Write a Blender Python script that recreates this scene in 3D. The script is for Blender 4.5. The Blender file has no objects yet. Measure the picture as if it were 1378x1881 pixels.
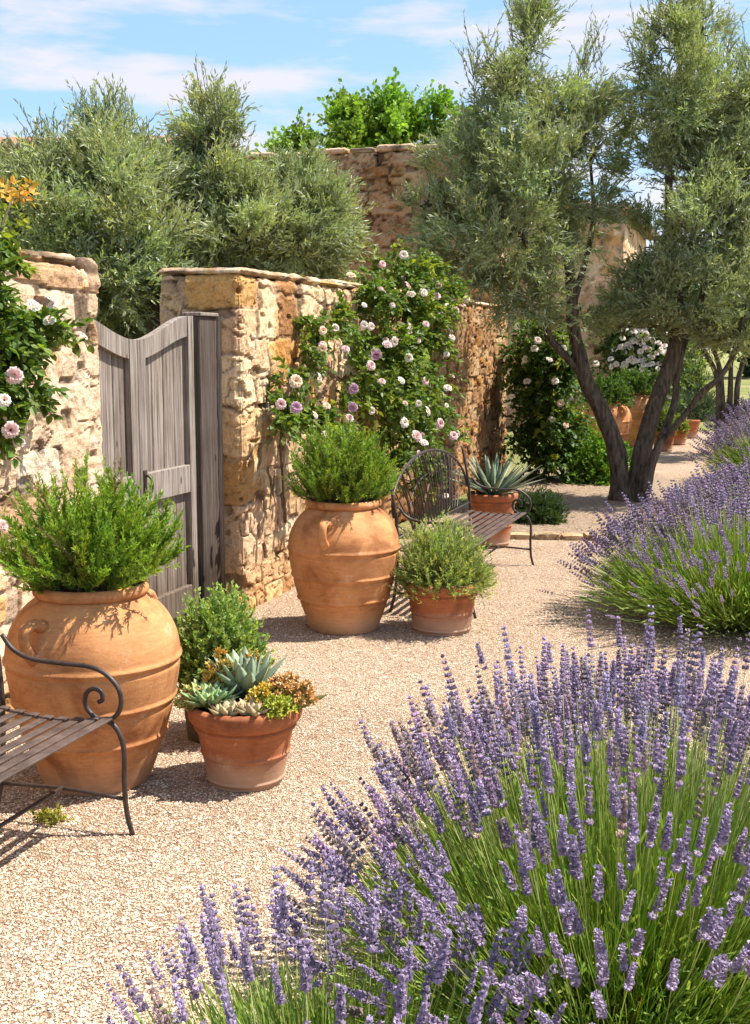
import bpy, math
import numpy as np
from mathutils import Vector

R = np.random.default_rng(11)
PI = math.pi
scene = bpy.context.scene
COL = scene.collection

# ------------------------------------------------------------------ camera model (photo pixels -> world)
F = 2200.0; CX = 689.0; CY = 940.5; H = 1.65
P = math.atan(300.5 / F)
def ray(px, py):
    x = (px - CX) / F; v = -(py - CY) / F
    return np.array((x, math.cos(P) + v * math.sin(P), -math.sin(P) + v * math.cos(P)))
def G(px, py, z=0.0):
    r = ray(px, py); t = (z - H) / r[2]
    return np.array((r[0] * t, r[1] * t, z))
def at(px, py, y):
    r = ray(px, py); t = y / r[1]
    return np.array((r[0] * t, y, H + r[2] * t))
WA = math.radians(18.2)
D = np.array((math.sin(WA), math.cos(WA), 0.0))       # along the garden wall, away from us
N = np.array((math.cos(WA), -math.sin(WA), 0.0))      # out of the wall, towards the path
P0 = np.array((-0.82, 7.40, 0.0))                     # front corner of the gate pillar
Z = np.array((0, 0, 1.0))
def W(u, off, z):                                     # wall coordinates -> world
    return P0 + D * u + N * off + Z * z
def on_wall(px, py, off=0.0):
    r = ray(px, py); o = np.array((0, 0, H)); q = P0 + N * off
    t = np.dot(q - o, N) / np.dot(r, N); p = o + r * t
    return p

# ------------------------------------------------------------------ numpy noise
def _h(ix, iy, iz, s):
    n = (ix.astype(np.int64) * 374761393 + iy.astype(np.int64) * 668265263 + iz.astype(np.int64) * 2147483647 + s * 974711) & 0xFFFFFFFF
    n = ((n ^ (n >> 13)) * 1274126177) & 0xFFFFFFFF
    n = ((n ^ (n >> 16)) * 2246822519) & 0xFFFFFFFF
    n = n ^ (n >> 15)
    return (n & 0xFFFFFF) / float(0xFFFFFF)
def vnoise(p, s=0):
    i = np.floor(p).astype(np.int64); f = p - i; f = f * f * (3 - 2 * f)
    r = 0
    for a in (0, 1):
        for b in (0, 1):
            for c in (0, 1):
                w = (f[:, 0] if a else 1 - f[:, 0]) * (f[:, 1] if b else 1 - f[:, 1]) * (f[:, 2] if c else 1 - f[:, 2])
                r = r + w * _h(i[:, 0] + a, i[:, 1] + b, i[:, 2] + c, s)
    return r
def fbm(p, o=4, s=0):
    r = 0; a = .5; t = 0
    for k in range(o):
        r = r + a * vnoise(p * 2 ** k, s + k); t += a; a *= .5
    return r / t
def voronoi(p, s=0, jit=.85):
    i = np.floor(p).astype(np.int64)
    f1 = np.full(len(p), 9.0); f2 = np.full(len(p), 9.0); idh = np.zeros(len(p))
    for a in (-1, 0, 1):
        for b in (-1, 0, 1):
            for c in (-1, 0, 1):
                x = i[:, 0] + a; y = i[:, 1] + b; z = i[:, 2] + c
                q = np.stack((x + .5 + jit * (_h(x, y, z, s) - .5), y + .5 + jit * (_h(x, y, z, s + 1) - .5), z + .5 + jit * (_h(x, y, z, s + 2) - .5)), 1)
                d = np.sqrt(((p - q) ** 2).sum(1))
                m = d < f1
                f2 = np.where(m, f1, np.minimum(f2, d)); f1 = np.where(m, d, f1)
                idh = np.where(m, _h(x, y, z, s + 7), idh)
    return f1, f2, idh
def sstep(a, b, x):
    t = np.clip((x - a) / (b - a), 0, 1); return t * t * (3 - 2 * t)

# ------------------------------------------------------------------ mesh building
class MB:
    def __init__(s): s.v = []; s.f = []; s.c = []; s.n = 0
    def add(s, v, faces, col=None):
        v = np.asarray(v, float).reshape(-1, 3)
        if not isinstance(faces, list) or (len(faces) and np.isscalar(faces[0][0]) and len({len(q) for q in faces}) == 1):
            faces = [np.asarray(faces, int)]
        else:
            d = {}
            for q in faces: d.setdefault(len(q), []).append(q)
            faces = [np.asarray(q, int) for q in d.values()]
        for q in faces: s.f.append(q + s.n)
        if col is None: col = np.ones((len(v), 3))
        col = np.asarray(col, float)
        if col.ndim == 1: col = np.tile(col, (len(v), 1))
        s.v.append(v); s.c.append(col); s.n += len(v)
    def inst(s, tv, tf, pos, dr, sc, col, roll=None, rollr=PI, xs=1.0):
        """copies of a small template; template y axis goes along dr. tf: list of arrays of equal-size faces"""
        pos = np.asarray(pos, float); n = len(pos)
        if n == 0: return
        dr = dr / (np.linalg.norm(dr, axis=1, keepdims=True) + 1e-9)
        ref = np.tile(Z, (n, 1)); par = np.abs(dr[:, 2]) > .97
        ref[par] = (1, 0, 0)
        X = np.cross(dr, ref); X /= np.linalg.norm(X, axis=1, keepdims=True)
        Q = np.cross(X, dr)
        if roll is None: roll = R.uniform(-rollr, rollr, n)
        c = np.cos(roll)[:, None]; q = np.sin(roll)[:, None]
        X2 = X * c + Q * q; Q2 = -X * q + Q * c
        sc = np.broadcast_to(np.asarray(sc, float), (n,))
        xs = np.broadcast_to(np.asarray(xs, float), (n,))
        tv = np.asarray(tv, float); k = len(tv)
        v = (pos[:, None, :] + sc[:, None, None] * (tv[None, :, 0, None] * X2[:, None, :] * xs[:, None, None] + tv[None, :, 1, None] * dr[:, None, :] + tv[None, :, 2, None] * Q2[:, None, :]))
        off = (np.arange(n) * k)[:, None, None] + s.n
        for a in tf:
            a = np.asarray(a, int); s.f.append((a[None] + off).reshape(-1, a.shape[1]))
        col = np.asarray(col, float)
        if col.ndim == 1: col = np.tile(col, (n, 1))
        if col.shape[0] == n and col.ndim == 2: col = np.repeat(col, k, 0)
        s.v.append(v.reshape(-1, 3)); s.c.append(col); s.n += n * k
    def build(s, name, mat, parent=None, smooth=False, origin=None, col=True):
        v = np.concatenate(s.v); c = np.concatenate(s.c)
        if origin is not None: v = v - np.asarray(origin)
        me = bpy.data.meshes.new(name)
        me.vertices.add(len(v)); me.vertices.foreach_set('co', v.astype(np.float32).ravel())
        tot = np.concatenate([np.full(len(f), f.shape[1], np.int32) for f in s.f])
        idx = np.concatenate([f.ravel() for f in s.f]).astype(np.int32)
        start = np.concatenate(([0], np.cumsum(tot)[:-1])).astype(np.int32)
        me.loops.add(len(idx)); me.loops.foreach_set('vertex_index', idx)
        me.polygons.add(len(tot)); me.polygons.foreach_set('loop_start', start); me.polygons.foreach_set('loop_total', tot)
        me.polygons.foreach_set('use_smooth', np.full(len(tot), smooth, bool))
        me.update(calc_edges=True); me.validate()
        if col:
            at_ = me.color_attributes.new('Col', 'FLOAT_COLOR', 'POINT')
            rgba = np.ones((len(v), 4), np.float32); rgba[:, :3] = c
            at_.data.foreach_set('color', rgba.ravel())
        me.materials.append(mat)
        o = bpy.data.objects.new(name, me); COL.objects.link(o)
        if parent is not None: o.parent = parent
        if origin is not None: o.location = origin
        return o

def tag(o, label=None, cat=None, group=None, kind=None):
    if label: o['label'] = label
    if cat: o['category'] = cat
    if group: o['group'] = group
    if kind: o['kind'] = kind
    return o
def thing(name, loc, label, cat, group=None, rz=0.0, sc=1.0):
    o = bpy.data.objects.new(name, None); o.empty_display_size = .1; COL.objects.link(o)
    o.location = tuple(float(q) for q in loc); o.rotation_euler = (0, 0, rz); o.scale = (sc, sc, sc)
    return tag(o, label, cat, group)
def copy_tree(o, parent=None):
    c = o.copy(); COL.objects.link(c)
    if parent is not None: c.parent = parent
    for ch in [q for q in bpy.data.objects if q.parent == o]: copy_tree(ch, c)
    return c

def catmull(pts, n=6):
    p = np.asarray(pts, float)
    if len(p) < 3: return np.linspace(p[0], p[-1], n + 1)
    q = np.vstack((2 * p[0] - p[1], p, 2 * p[-1] - p[-2])); out = []
    for i in range(1, len(q) - 2):
        for t in np.linspace(0, 1, n, endpoint=False):
            a, b, c, d = q[i - 1], q[i], q[i + 1], q[i + 2]
            out.append(.5 * (2 * b + (c - a) * t + (2 * a - 5 * b + 4 * c - d) * t * t + (3 * b - a - 3 * c + d) * t ** 3))
    out.append(p[-1]); return np.array(out)
def tube(mb, pts, rad, sides=8, smooth_n=0, col=None, lump=0.0, cap=True, flat=1.0):
    p = np.asarray(pts, float); r = np.broadcast_to(np.asarray(rad, float), (len(p),)).astype(float)
    if smooth_n:
        pr = catmull(np.hstack((p, r[:, None])), smooth_n); p = pr[:, :3]; r = pr[:, 3]
    n = len(p); T = np.gradient(p, axis=0); T /= np.linalg.norm(T, axis=1, keepdims=True) + 1e-9
    up = np.array((0, 0, 1.0)) if abs(T[0, 2]) < .9 else np.array((1.0, 0, 0))
    X = np.cross(T[0], up); X /= np.linalg.norm(X); ring = []
    for i in range(n):
        X = X - T[i] * np.dot(X, T[i]); X /= np.linalg.norm(X); Y = np.cross(T[i], X)
        a = np.arange(sides) * 2 * PI / sides
        ring.append(p[i] + r[i] * (np.cos(a)[:, None] * X * flat + np.sin(a)[:, None] * Y))
    v = np.concatenate(ring)
    if lump:
        nn = fbm(v * np.array((9, 9, 3.0)) / 1.0, 3, 5) - .5
        c = np.repeat(p, sides, 0); v = c + (v - c) * (1 + lump * nn[:, None] * 2)
    f = []
    for i in range(n - 1):
        for j in range(sides):
            k = (j + 1) % sides; f.append((i * sides + j, i * sides + k, (i + 1) * sides + k, (i + 1) * sides + j))
    fs = [np.array(f)]
    if cap: fs += [np.array([list(range(sides))[::-1]]), np.array([[(n - 1) * sides + j for j in range(sides)]])]
    for a in fs: mb.f.append(a + mb.n)
    mb.v.append(v); mb.c.append(np.tile(np.ones(3) if col is None else np.asarray(col, float), (len(v), 1))); mb.n += len(v)
def lathe(mb, prof, seg=64, wob=0.0, seed=0):
    pr = np.asarray(prof, float); a = np.arange(seg) * 2 * PI / seg
    rr = np.repeat(pr[:, 0], seg); zz = np.repeat(pr[:, 1], seg); aa = np.tile(a, len(pr))
    v = np.stack((rr * np.cos(aa), rr * np.sin(aa), zz), 1)
    if wob:
        w = 1 + wob * (fbm(v * 5 + 3, 3, seed) - .5) * 2; v[:, 0] *= w; v[:, 1] *= w
    i = np.arange(len(pr) - 1)[:, None]; j = np.arange(seg)[None]; k = (j + 1) % seg
    f = np.stack((i * seg + j, i * seg + k, (i + 1) * seg + k, (i + 1) * seg + j), -1).reshape(-1, 4)
    mb.add(v, f)
def box(mb, c, s, axes=None, col=None, bev=.004):
    """box with chamfered edges, centre c, full size s; axes rows = local x, y, z"""
    s = np.asarray(s, float) / 2; b = min(bev, s.min() * .4)
    A = np.eye(3) if axes is None else np.asarray(axes, float)
    v = []; key = {}
    for sx in (-1, 1):
        for sy in (-1, 1):
            for sz in (-1, 1):
                for ax in range(3):
                    q = np.array((sx, sy, sz)) * (s - b); q[ax] = (sx, sy, sz)[ax] * s[ax]
                    key[(sx, sy, sz, ax)] = len(v); v.append(q)
    f4 = []; f3 = []
    for ax in range(3):
        o = [k for k in range(3) if k != ax]
        for sg in (-1, 1):
            q = []
            for a_, b_ in ((-1, -1), (1, -1), (1, 1), (-1, 1)):
                t = [0, 0, 0]; t[ax] = sg; t[o[0]] = a_; t[o[1]] = b_; q.append(key[(*t, ax)])
            f4.append(q)
        for a_ in (-1, 1):
            for b_ in (-1, 1):
                t1 = [0, 0, 0]; t1[o[0]] = a_; t1[o[1]] = b_; t2 = list(t1); t1[ax] = -1; t2[ax] = 1
                f4.append([key[(*t1, o[0])], key[(*t1, o[1])], key[(*t2, o[1])], key[(*t2, o[0])]])
    for sx in (-1, 1):
        for sy in (-1, 1):
            for sz in (-1, 1): f3.append([key[(sx, sy, sz, a)] for a in range(3)])
    v = np.asarray(c) + np.array(v) @ A
    # orient outward
    cc = np.asarray(c)
    def fix(fs):
        r = []
        for q in fs:
            n = np.cross(v[q[1]] - v[q[0]], v[q[2]] - v[q[1]])
            r.append(q if np.dot(n, v[q].mean(0) - cc) > 0 else q[::-1])
        return r
    mb.add(v, fix(f4) + fix(f3), col)

# ------------------------------------------------------------------ materials
def mat(name):
    m = bpy.data.materials.new(name); m.use_nodes = True; nt = m.node_tree; nt.nodes.clear()
    out = nt.nodes.new('ShaderNodeOutputMaterial')
    return m, nt, out
def nd(nt, t, **kw):
    n = nt.nodes.new(t)
    for k, v in kw.items():
        if k in n.inputs.keys() if hasattr(n.inputs, 'keys') else False: n.inputs[k].default_value = v
        else: setattr(n, k, v)
    return n
def noise(nt, vec, scale, detail=4, rough=.55, dist=0):
    n = nt.nodes.new('ShaderNodeTexNoise'); n.inputs['Scale'].default_value = scale; n.inputs['Detail'].default_value = detail
    n.inputs['Roughness'].default_value = rough; n.inputs['Distortion'].default_value = dist
    if vec is not None: nt.links.new(vec, n.inputs['Vector'])
    return n
def ramp(nt, fac, stops):
    r = nt.nodes.new('ShaderNodeValToRGB'); e = r.color_ramp.elements
    while len(e) < len(stops): e.new(.5)
    for q, (p, c) in zip(e, stops): q.position = p; q.color = (*c, 1) if len(c) == 3 else c
    nt.links.new(fac, r.inputs['Fac']); return r
def mix(nt, a, b, fac, mode='MIX'):
    m = nt.nodes.new('ShaderNodeMix'); m.data_type = 'RGBA'; m.blend_type = mode
    for s, x in ((m.inputs[0], fac), (m.inputs[6], a), (m.inputs[7], b)):
        if hasattr(x, 'is_linked') or isinstance(x, bpy.types.NodeSocket): nt.links.new(x, s)
        elif isinstance(x, (int, float)): s.default_value = x
        else: s.default_value = (*x, 1)
    return m.outputs[2]
def math_(nt, op, a, b=None):
    m = nt.nodes.new('ShaderNodeMath'); m.operation = op
    for s, x in zip(m.inputs, (a, b)):
        if x is None: continue
        if isinstance(x, bpy.types.NodeSocket): nt.links.new(x, s)
        else: s.default_value = x
    return m.outputs[0]
def mapping(nt, vec, scale):
    m = nt.nodes.new('ShaderNodeMapping'); m.inputs['Scale'].default_value = scale; nt.links.new(vec, m.inputs['Vector']); return m.outputs[0]
def bump(nt, hgt, strength, dist, prev=None):
    b = nt.nodes.new('ShaderNodeBump'); b.inputs['Strength'].default_value = strength; b.inputs['Distance'].default_value = dist
    nt.links.new(hgt, b.inputs['Height'])
    if prev is not None: nt.links.new(prev, b.inputs['Normal'])
    return b.outputs[0]
def principled(nt, out, col, rough=.7, spec=.3, normal=None, metal=0):
    b = nt.nodes.new('ShaderNodeBsdfPrincipled')
    if isinstance(col, bpy.types.NodeSocket): nt.links.new(col, b.inputs['Base Color'])
    else: b.inputs['Base Color'].default_value = (*col, 1)
    if isinstance(rough, bpy.types.NodeSocket): nt.links.new(rough, b.inputs['Roughness'])
    else: b.inputs['Roughness'].default_value = rough
    b.inputs['Specular IOR Level'].default_value = spec; b.inputs['Metallic'].default_value = metal
    if normal is not None: nt.links.new(normal, b.inputs['Normal'])
    nt.links.new(b.outputs[0], out.inputs[0]); return b
def vcol(nt):
    a = nt.nodes.new('ShaderNodeAttribute'); a.attribute_name = 'Col'; return a.outputs['Color']
def objco(nt): return nt.nodes.new('ShaderNodeTexCoord').outputs['Object']
def geopos(nt): return nt.nodes.new('ShaderNodeNewGeometry').outputs['Position']

def foliage_mat(name, trans=.35, rough=.5, spec=.35, back=None, tint=(1.25, 1.3, .6)):
    m, nt, out = mat(name); c = vcol(nt)
    if back is not None:
        g = nt.nodes.new('ShaderNodeNewGeometry'); c2 = mix(nt, c, back, math_(nt, 'MULTIPLY', g.outputs['Backfacing'], .75))
    else: c2 = c
    b = principled(nt, out, c2, rough, spec)
    t = nt.nodes.new('ShaderNodeBsdfTranslucent'); nt.links.new(mix(nt, c, tint, 1.0, 'MULTIPLY'), t.inputs['Color'])
    ms = nt.nodes.new('ShaderNodeMixShader'); ms.inputs[0].default_value = trans
    nt.links.new(b.outputs[0], ms.inputs[1]); nt.links.new(t.outputs[0], ms.inputs[2]); nt.links.new(ms.outputs[0], out.inputs[0])
    return m
M = {}
M['leaf'] = foliage_mat('leaf')
M['olive'] = foliage_mat('olive_leaf', .32, .40, .5, back=(.42, .46, .31))
M['petal'] = foliage_mat('petal', .3, .6, .2, tint=(1, 1, 1))
M['succulent'] = foliage_mat('succulent', .12, .45, .4)

def stone_mat(name, scale=1.0):
    m, nt, out = mat(name); v = objco(nt); c = vcol(nt)
    n1 = noise(nt, v, 14 * scale, 6, .65); n2 = noise(nt, v, 70 * scale, 4, .7); n3 = noise(nt, v, 2.2, 3, .5)
    r1 = ramp(nt, n1.outputs['Fac'], ((.28, (.50, .42, .35)), (.48, (1, 1, 1)), (.75, (1.22, 1.17, 1.08))))
    r2 = ramp(nt, n2.outputs['Fac'], ((.30, (.58, .52, .45)), (.47, (1, 1, 1)), (.8, (1.15, 1.14, 1.1))))
    r3 = ramp(nt, n3.outputs['Fac'], ((.3, (.86, .80, .74)), (.7, (1.08, 1.06, 1.02))))
    c = mix(nt, c, r1.outputs[0], 1, 'MULTIPLY'); c = mix(nt, c, r2.outputs[0], 1, 'MULTIPLY'); c = mix(nt, c, r3.outputs[0], 1, 'MULTIPLY')
    b = bump(nt, n1.outputs['Fac'], .8, .02); b = bump(nt, n2.outputs['Fac'], .7, .006, b)
    principled(nt, out, c, .9, .15, b); return m
M['stone'] = stone_mat('rubble_stone')

def terracotta(name, base=(.62, .30, .145), dark=(.36, .15, .07), lime=.5):
    m, nt, out = mat(name); v = objco(nt)
    oi = nt.nodes.new('ShaderNodeObjectInfo')
    av = nt.nodes.new('ShaderNodeVectorMath'); av.operation = 'ADD'; nt.links.new(v, av.inputs[0])
    cb = nt.nodes.new('ShaderNodeCombineXYZ'); nt.links.new(math_(nt, 'MULTIPLY', oi.outputs['Random'], 30), cb.inputs[0]); nt.links.new(cb.outputs[0], av.inputs[1]); vv = av.outputs[0]
    n1 = noise(nt, vv, 4.5, 6, .62, .6); n2 = noise(nt, mapping(nt, vv, (10, 10, 70)), 1.4, 4, .6); n3 = noise(nt, vv, 120, 3, .6); n4 = noise(nt, vv, 9, 5, .7)
    c = ramp(nt, n1.outputs['Fac'], ((.33, dark), (.52, base), (.75, (base[0] * 1.16, base[1] * 1.24, base[2] * 1.35))))
    c = mix(nt, c.outputs[0], ramp(nt, n2.outputs['Fac'], ((.3, (.84, .80, .78)), (.6, (1.05, 1.05, 1.05)))).outputs[0], .8, 'MULTIPLY')
    c = mix(nt, c, ramp(nt, n3.outputs['Fac'], ((.3, (.85, .83, .8)), (.65, (1.05, 1.05, 1.05)))).outputs[0], .8, 'MULTIPLY')
    sx = nt.nodes.new('ShaderNodeSeparateXYZ'); nt.links.new(v, sx.inputs[0])
    low = ramp(nt, math_(nt, 'ADD', sx.outputs['Z'], math_(nt, 'MULTIPLY', n4.outputs['Fac'], -.12)), ((.0, (1, 1, 1)), (.09, (0, 0, 0))))
    lm = math_(nt, 'MULTIPLY', low.outputs[0], lime)
    c = mix(nt, c, (.50, .40, .29), lm)
    pat = ramp(nt, n4.outputs['Fac'], ((.60, (0, 0, 0)), (.72, (1, 1, 1))))
    c = mix(nt, c, (.68, .50, .36), math_(nt, 'MULTIPLY', pat.outputs[0], .5))
    b = bump(nt, n2.outputs['Fac'], .25, .004); b = bump(nt, n3.outputs['Fac'], .35, .002, b)
    principled(nt, out, c, .78, .25, b); return m
M['jar'] = terracotta('jar_terracotta', (.56, .255, .100), (.30, .112, .042), .36)
M['pot'] = terracotta('pot_terracotta', (.39, .135, .055), (.24, .075, .032), .5)
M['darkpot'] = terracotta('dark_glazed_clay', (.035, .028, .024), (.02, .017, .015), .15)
def simple(name, c1, c2, scale, rough=.85, spec=.2, bs=.5, bd=.01, stretch=(1, 1, 1)):
    m, nt, out = mat(name); v = mapping(nt, objco(nt), stretch); n = noise(nt, v, scale, 6, .65)
    c = ramp(nt, n.outputs['Fac'], ((.32, c1), (.68, c2)))
    principled(nt, out, c.outputs[0], rough, spec, bump(nt, n.outputs['Fac'], bs, bd)); return m
M['soil'] = simple('potting_soil', (.02, .013, .009), (.08, .055, .038), 60, bs=1, bd=.02)
M['bark'] = simple('olive_bark', (.030, .022, .016), (.23, .175, .125), 5, bs=1, bd=.06, stretch=(6, 6, 1.5))
M['stem'] = simple('woody_stem', (.09, .06, .035), (.20, .14, .085), 20)
M['iron'] = simple('rusted_iron', (.020, .013, .011), (.065, .040, .031), 40, .5, .5, .3, .002)
M['slat'] = simple('weathered_slat', (.045, .028, .023), (.13, .092, .076), 12, .55, .45, .3, .002)
def wood(name, c1, c2, c3):
    m, nt, out = mat(name); v = objco(nt); c = vcol(nt)
    n1 = noise(nt, mapping(nt, v, (38, 38, 1.4)), 1.5, 6, .7, .4); n2 = noise(nt, mapping(nt, v, (120, 120, 3)), 1.0, 4, .7); n3 = noise(nt, v, 3, 4)
    q = ramp(nt, n1.outputs['Fac'], ((.28, c1), (.5, c2), (.72, c3)))
    q = mix(nt, q.outputs[0], ramp(nt, n2.outputs['Fac'], ((.35, (.62, .58, .55)), (.6, (1.06, 1.06, 1.06)))).outputs[0], .9, 'MULTIPLY')
    q = mix(nt, q, ramp(nt, n3.outputs['Fac'], ((.3, (.84, .80, .76)), (.7, (1.08, 1.07, 1.1)))).outputs[0], 1, 'MULTIPLY')
    sz_ = nt.nodes.new('ShaderNodeSeparateXYZ'); nt.links.new(v, sz_.inputs[0]); dirt = ramp(nt, math_(nt, 'ADD', sz_.outputs['Z'], math_(nt, 'MULTIPLY', n3.outputs['Fac'], -.5)), ((.0, (.50, .44, .37)), (.28, (1, 1, 1)))); q = mix(nt, q, dirt.outputs[0], .9, 'MULTIPLY'); kn = nt.nodes.new('ShaderNodeTexVoronoi'); kn.inputs['Scale'].default_value = 1.0; nt.links.new(mapping(nt, v, (7, 7, 3.2)), kn.inputs['Vector']); q = mix(nt, q, ramp(nt, kn.outputs['Distance'], ((.05, (.35, .28, .22)), (.10, (1, 1, 1)))).outputs[0], .9, 'MULTIPLY'); q = mix(nt, q, c, 1, 'MULTIPLY')
    principled(nt, out, q, .85, .2, bump(nt, n2.outputs['Fac'], .6, .004, bump(nt, n1.outputs['Fac'], .6, .006))); return m
M['wood'] = wood('weathered_wood', (.09, .07, .055), (.30, .26, .225), (.48, .435, .395))

def gravel_mat():
    m, nt, out = mat('pea_gravel'); v = geopos(nt)
    wv = noise(nt, v, 60, 2); av = nt.nodes.new('ShaderNodeVectorMath'); av.operation = 'MULTIPLY_ADD'
    nt.links.new(wv.outputs['Color'], av.inputs[0]); av.inputs[1].default_value = (.006, .006, .006); nt.links.new(v, av.inputs[2]); vv = av.outputs[0]
    def vor(scale, feat='F1'):
        q = nt.nodes.new('ShaderNodeTexVoronoi'); q.feature = feat; q.inputs['Scale'].default_value = scale; nt.links.new(vv, q.inputs['Vector']); return q
    a = vor(105); e = vor(105, 'DISTANCE_TO_EDGE')
    cc = nt.nodes.new('ShaderNodeSeparateColor'); nt.links.new(a.outputs['Color'], cc.inputs[0])
    c = ramp(nt, cc.outputs[0], ((0, (.34, .22, .15)), (.2, (.60, .44, .32)), (.5, (.74, .575, .44)), (.75, (.82, .68, .55)), (1, (.64, .43, .31))))
    g = ramp(nt, e.outputs['Distance'], ((.0, (.34, .27, .21)), (.16, (1, 1, 1))))
    c = mix(nt, c.outputs[0], g.outputs[0], .9, 'MULTIPLY')
    big = noise(nt, v, 1.1, 5, .6); c = mix(nt, c, ramp(nt, big.outputs['Fac'], ((.3, (.77, .71, .63)), (.65, (1.0, .965, .89)))).outputs[0], 1, 'MULTIPLY')
    h = ramp(nt, e.outputs['Distance'], ((0, (0, 0, 0)), (.3, (1, 1, 1))))
    big2 = noise(nt, v, 4.5, 3, .5); principled(nt, out, c, .85, .2, bump(nt, h.outputs[0], .9, .007, bump(nt, big2.outputs['Fac'], .5, .06))); return m
M['gravel'] = gravel_mat()
m, nt, out = mat('pebble'); principled(nt, out, vcol(nt), .8, .25); M['pebble'] = m
M['bed'] = simple('bed_soil', (.16, .105, .07), (.50, .37, .26), 45, bs=1, bd=.03)
m, nt, out = mat('dry_field'); v = geopos(nt); n1 = noise(nt, v, .35, 5); n2 = noise(nt, v, 18, 4, .7)
c = ramp(nt, n1.outputs['Fac'], ((.3, (.20, .24, .07)), (.55, (.34, .33, .13)), (.75, (.42, .36, .19))))
principled(nt, out, mix(nt, c.outputs[0], ramp(nt, n2.outputs['Fac'], ((.3, (.55, .55, .5)), (.7, (1.1, 1.1, 1.1)))).outputs[0], 1, 'MULTIPLY'), .95, .1, bump(nt, n2.outputs['Fac'], 1, .08)); M['field'] = m

# ------------------------------------------------------------------ world, sun, camera
SUN_EL = math.radians(60); SUN_AZ = math.radians(6)      # azimuth from +X towards +Y
w = bpy.data.worlds.new('World'); scene.world = w; w.use_nodes = True; nt = w.node_tree; nt.nodes.clear()
out = nt.nodes.new('ShaderNodeOutputWorld'); bg = nt.nodes.new('ShaderNodeBackground'); bg.inputs['Strength'].default_value = .12
sky = nt.nodes.new('ShaderNodeTexSky'); sky.sky_type = 'NISHITA'; sky.sun_disc = False; sky.sun_elevation = SUN_EL; sky.sun_rotation = PI / 2 - SUN_AZ
sky.air_density = 1.0; sky.dust_density = .4; sky.ozone_density = 2.2; sky.altitude = 300
tc = nt.nodes.new('ShaderNodeTexCoord'); dv = tc.outputs['Generated']
n1 = noise(nt, mapping(nt, dv, (3.0, 3.0, 14)), 2.6, 7, .55, .15); n2 = noise(nt, mapping(nt, dv, (1.3, 1.3, 6)), 1.5, 3)
cl = ramp(nt, math_(nt, 'ADD', n1.outputs['Fac'], math_(nt, 'MULTIPLY', math_(nt, 'SUBTRACT', n2.outputs['Fac'], .5), .5)), ((.44, (0, 0, 0)), (.64, (1, 1, 1))))
skyc = mix(nt, mix(nt, sky.outputs[0], (.95, 1.0, 1.05), 1.0, 'MULTIPLY'), (1.7, 2.75, 4.1), .55)
c = mix(nt, skyc, (4.1, 3.75, 3.9), math_(nt, 'MULTIPLY', cl.outputs[0], .75))
nt.links.new(c, bg.inputs['Color']); nt.links.new(bg.outputs[0], out.inputs[0])

sd = bpy.data.lights.new('sun', 'SUN'); sd.energy = 4.6; sd.angle = math.radians(.5); sd.color = (1.0, .942, .845)
so = bpy.data.objects.new('sun', sd); COL.objects.link(so); so.location = (10, 0, 20)
S = Vector((math.cos(SUN_EL) * math.cos(SUN_AZ), math.cos(SUN_EL) * math.sin(SUN_AZ), math.sin(SUN_EL)))
so.rotation_euler = S.to_track_quat('Z', 'Y').to_euler()

cd = bpy.data.cameras.new('camera'); cam = bpy.data.objects.new('camera', cd); COL.objects.link(cam); scene.camera = cam
cam.location = (0, 0, H); cam.rotation_euler = (PI / 2 - P, 0, 0)
cd.sensor_fit = 'VERTICAL'; cd.sensor_height = 36; cd.lens = 36 * F / 1881; cd.clip_end = 3000; cd.clip_start = .05
scene.view_settings.view_transform = 'Standard'; scene.view_settings.look = 'None'; scene.view_settings.exposure = 1.06; scene.view_settings.gamma = 1
scene.render.engine = 'CYCLES'
scene.cycles.max_bounces = 6; scene.cycles.diffuse_bounces = 3; scene.cycles.transmission_bounces = 3; scene.cycles.transparent_max_bounces = 4
scene.cycles.caustics_reflective = False; scene.cycles.caustics_refractive = False

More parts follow.
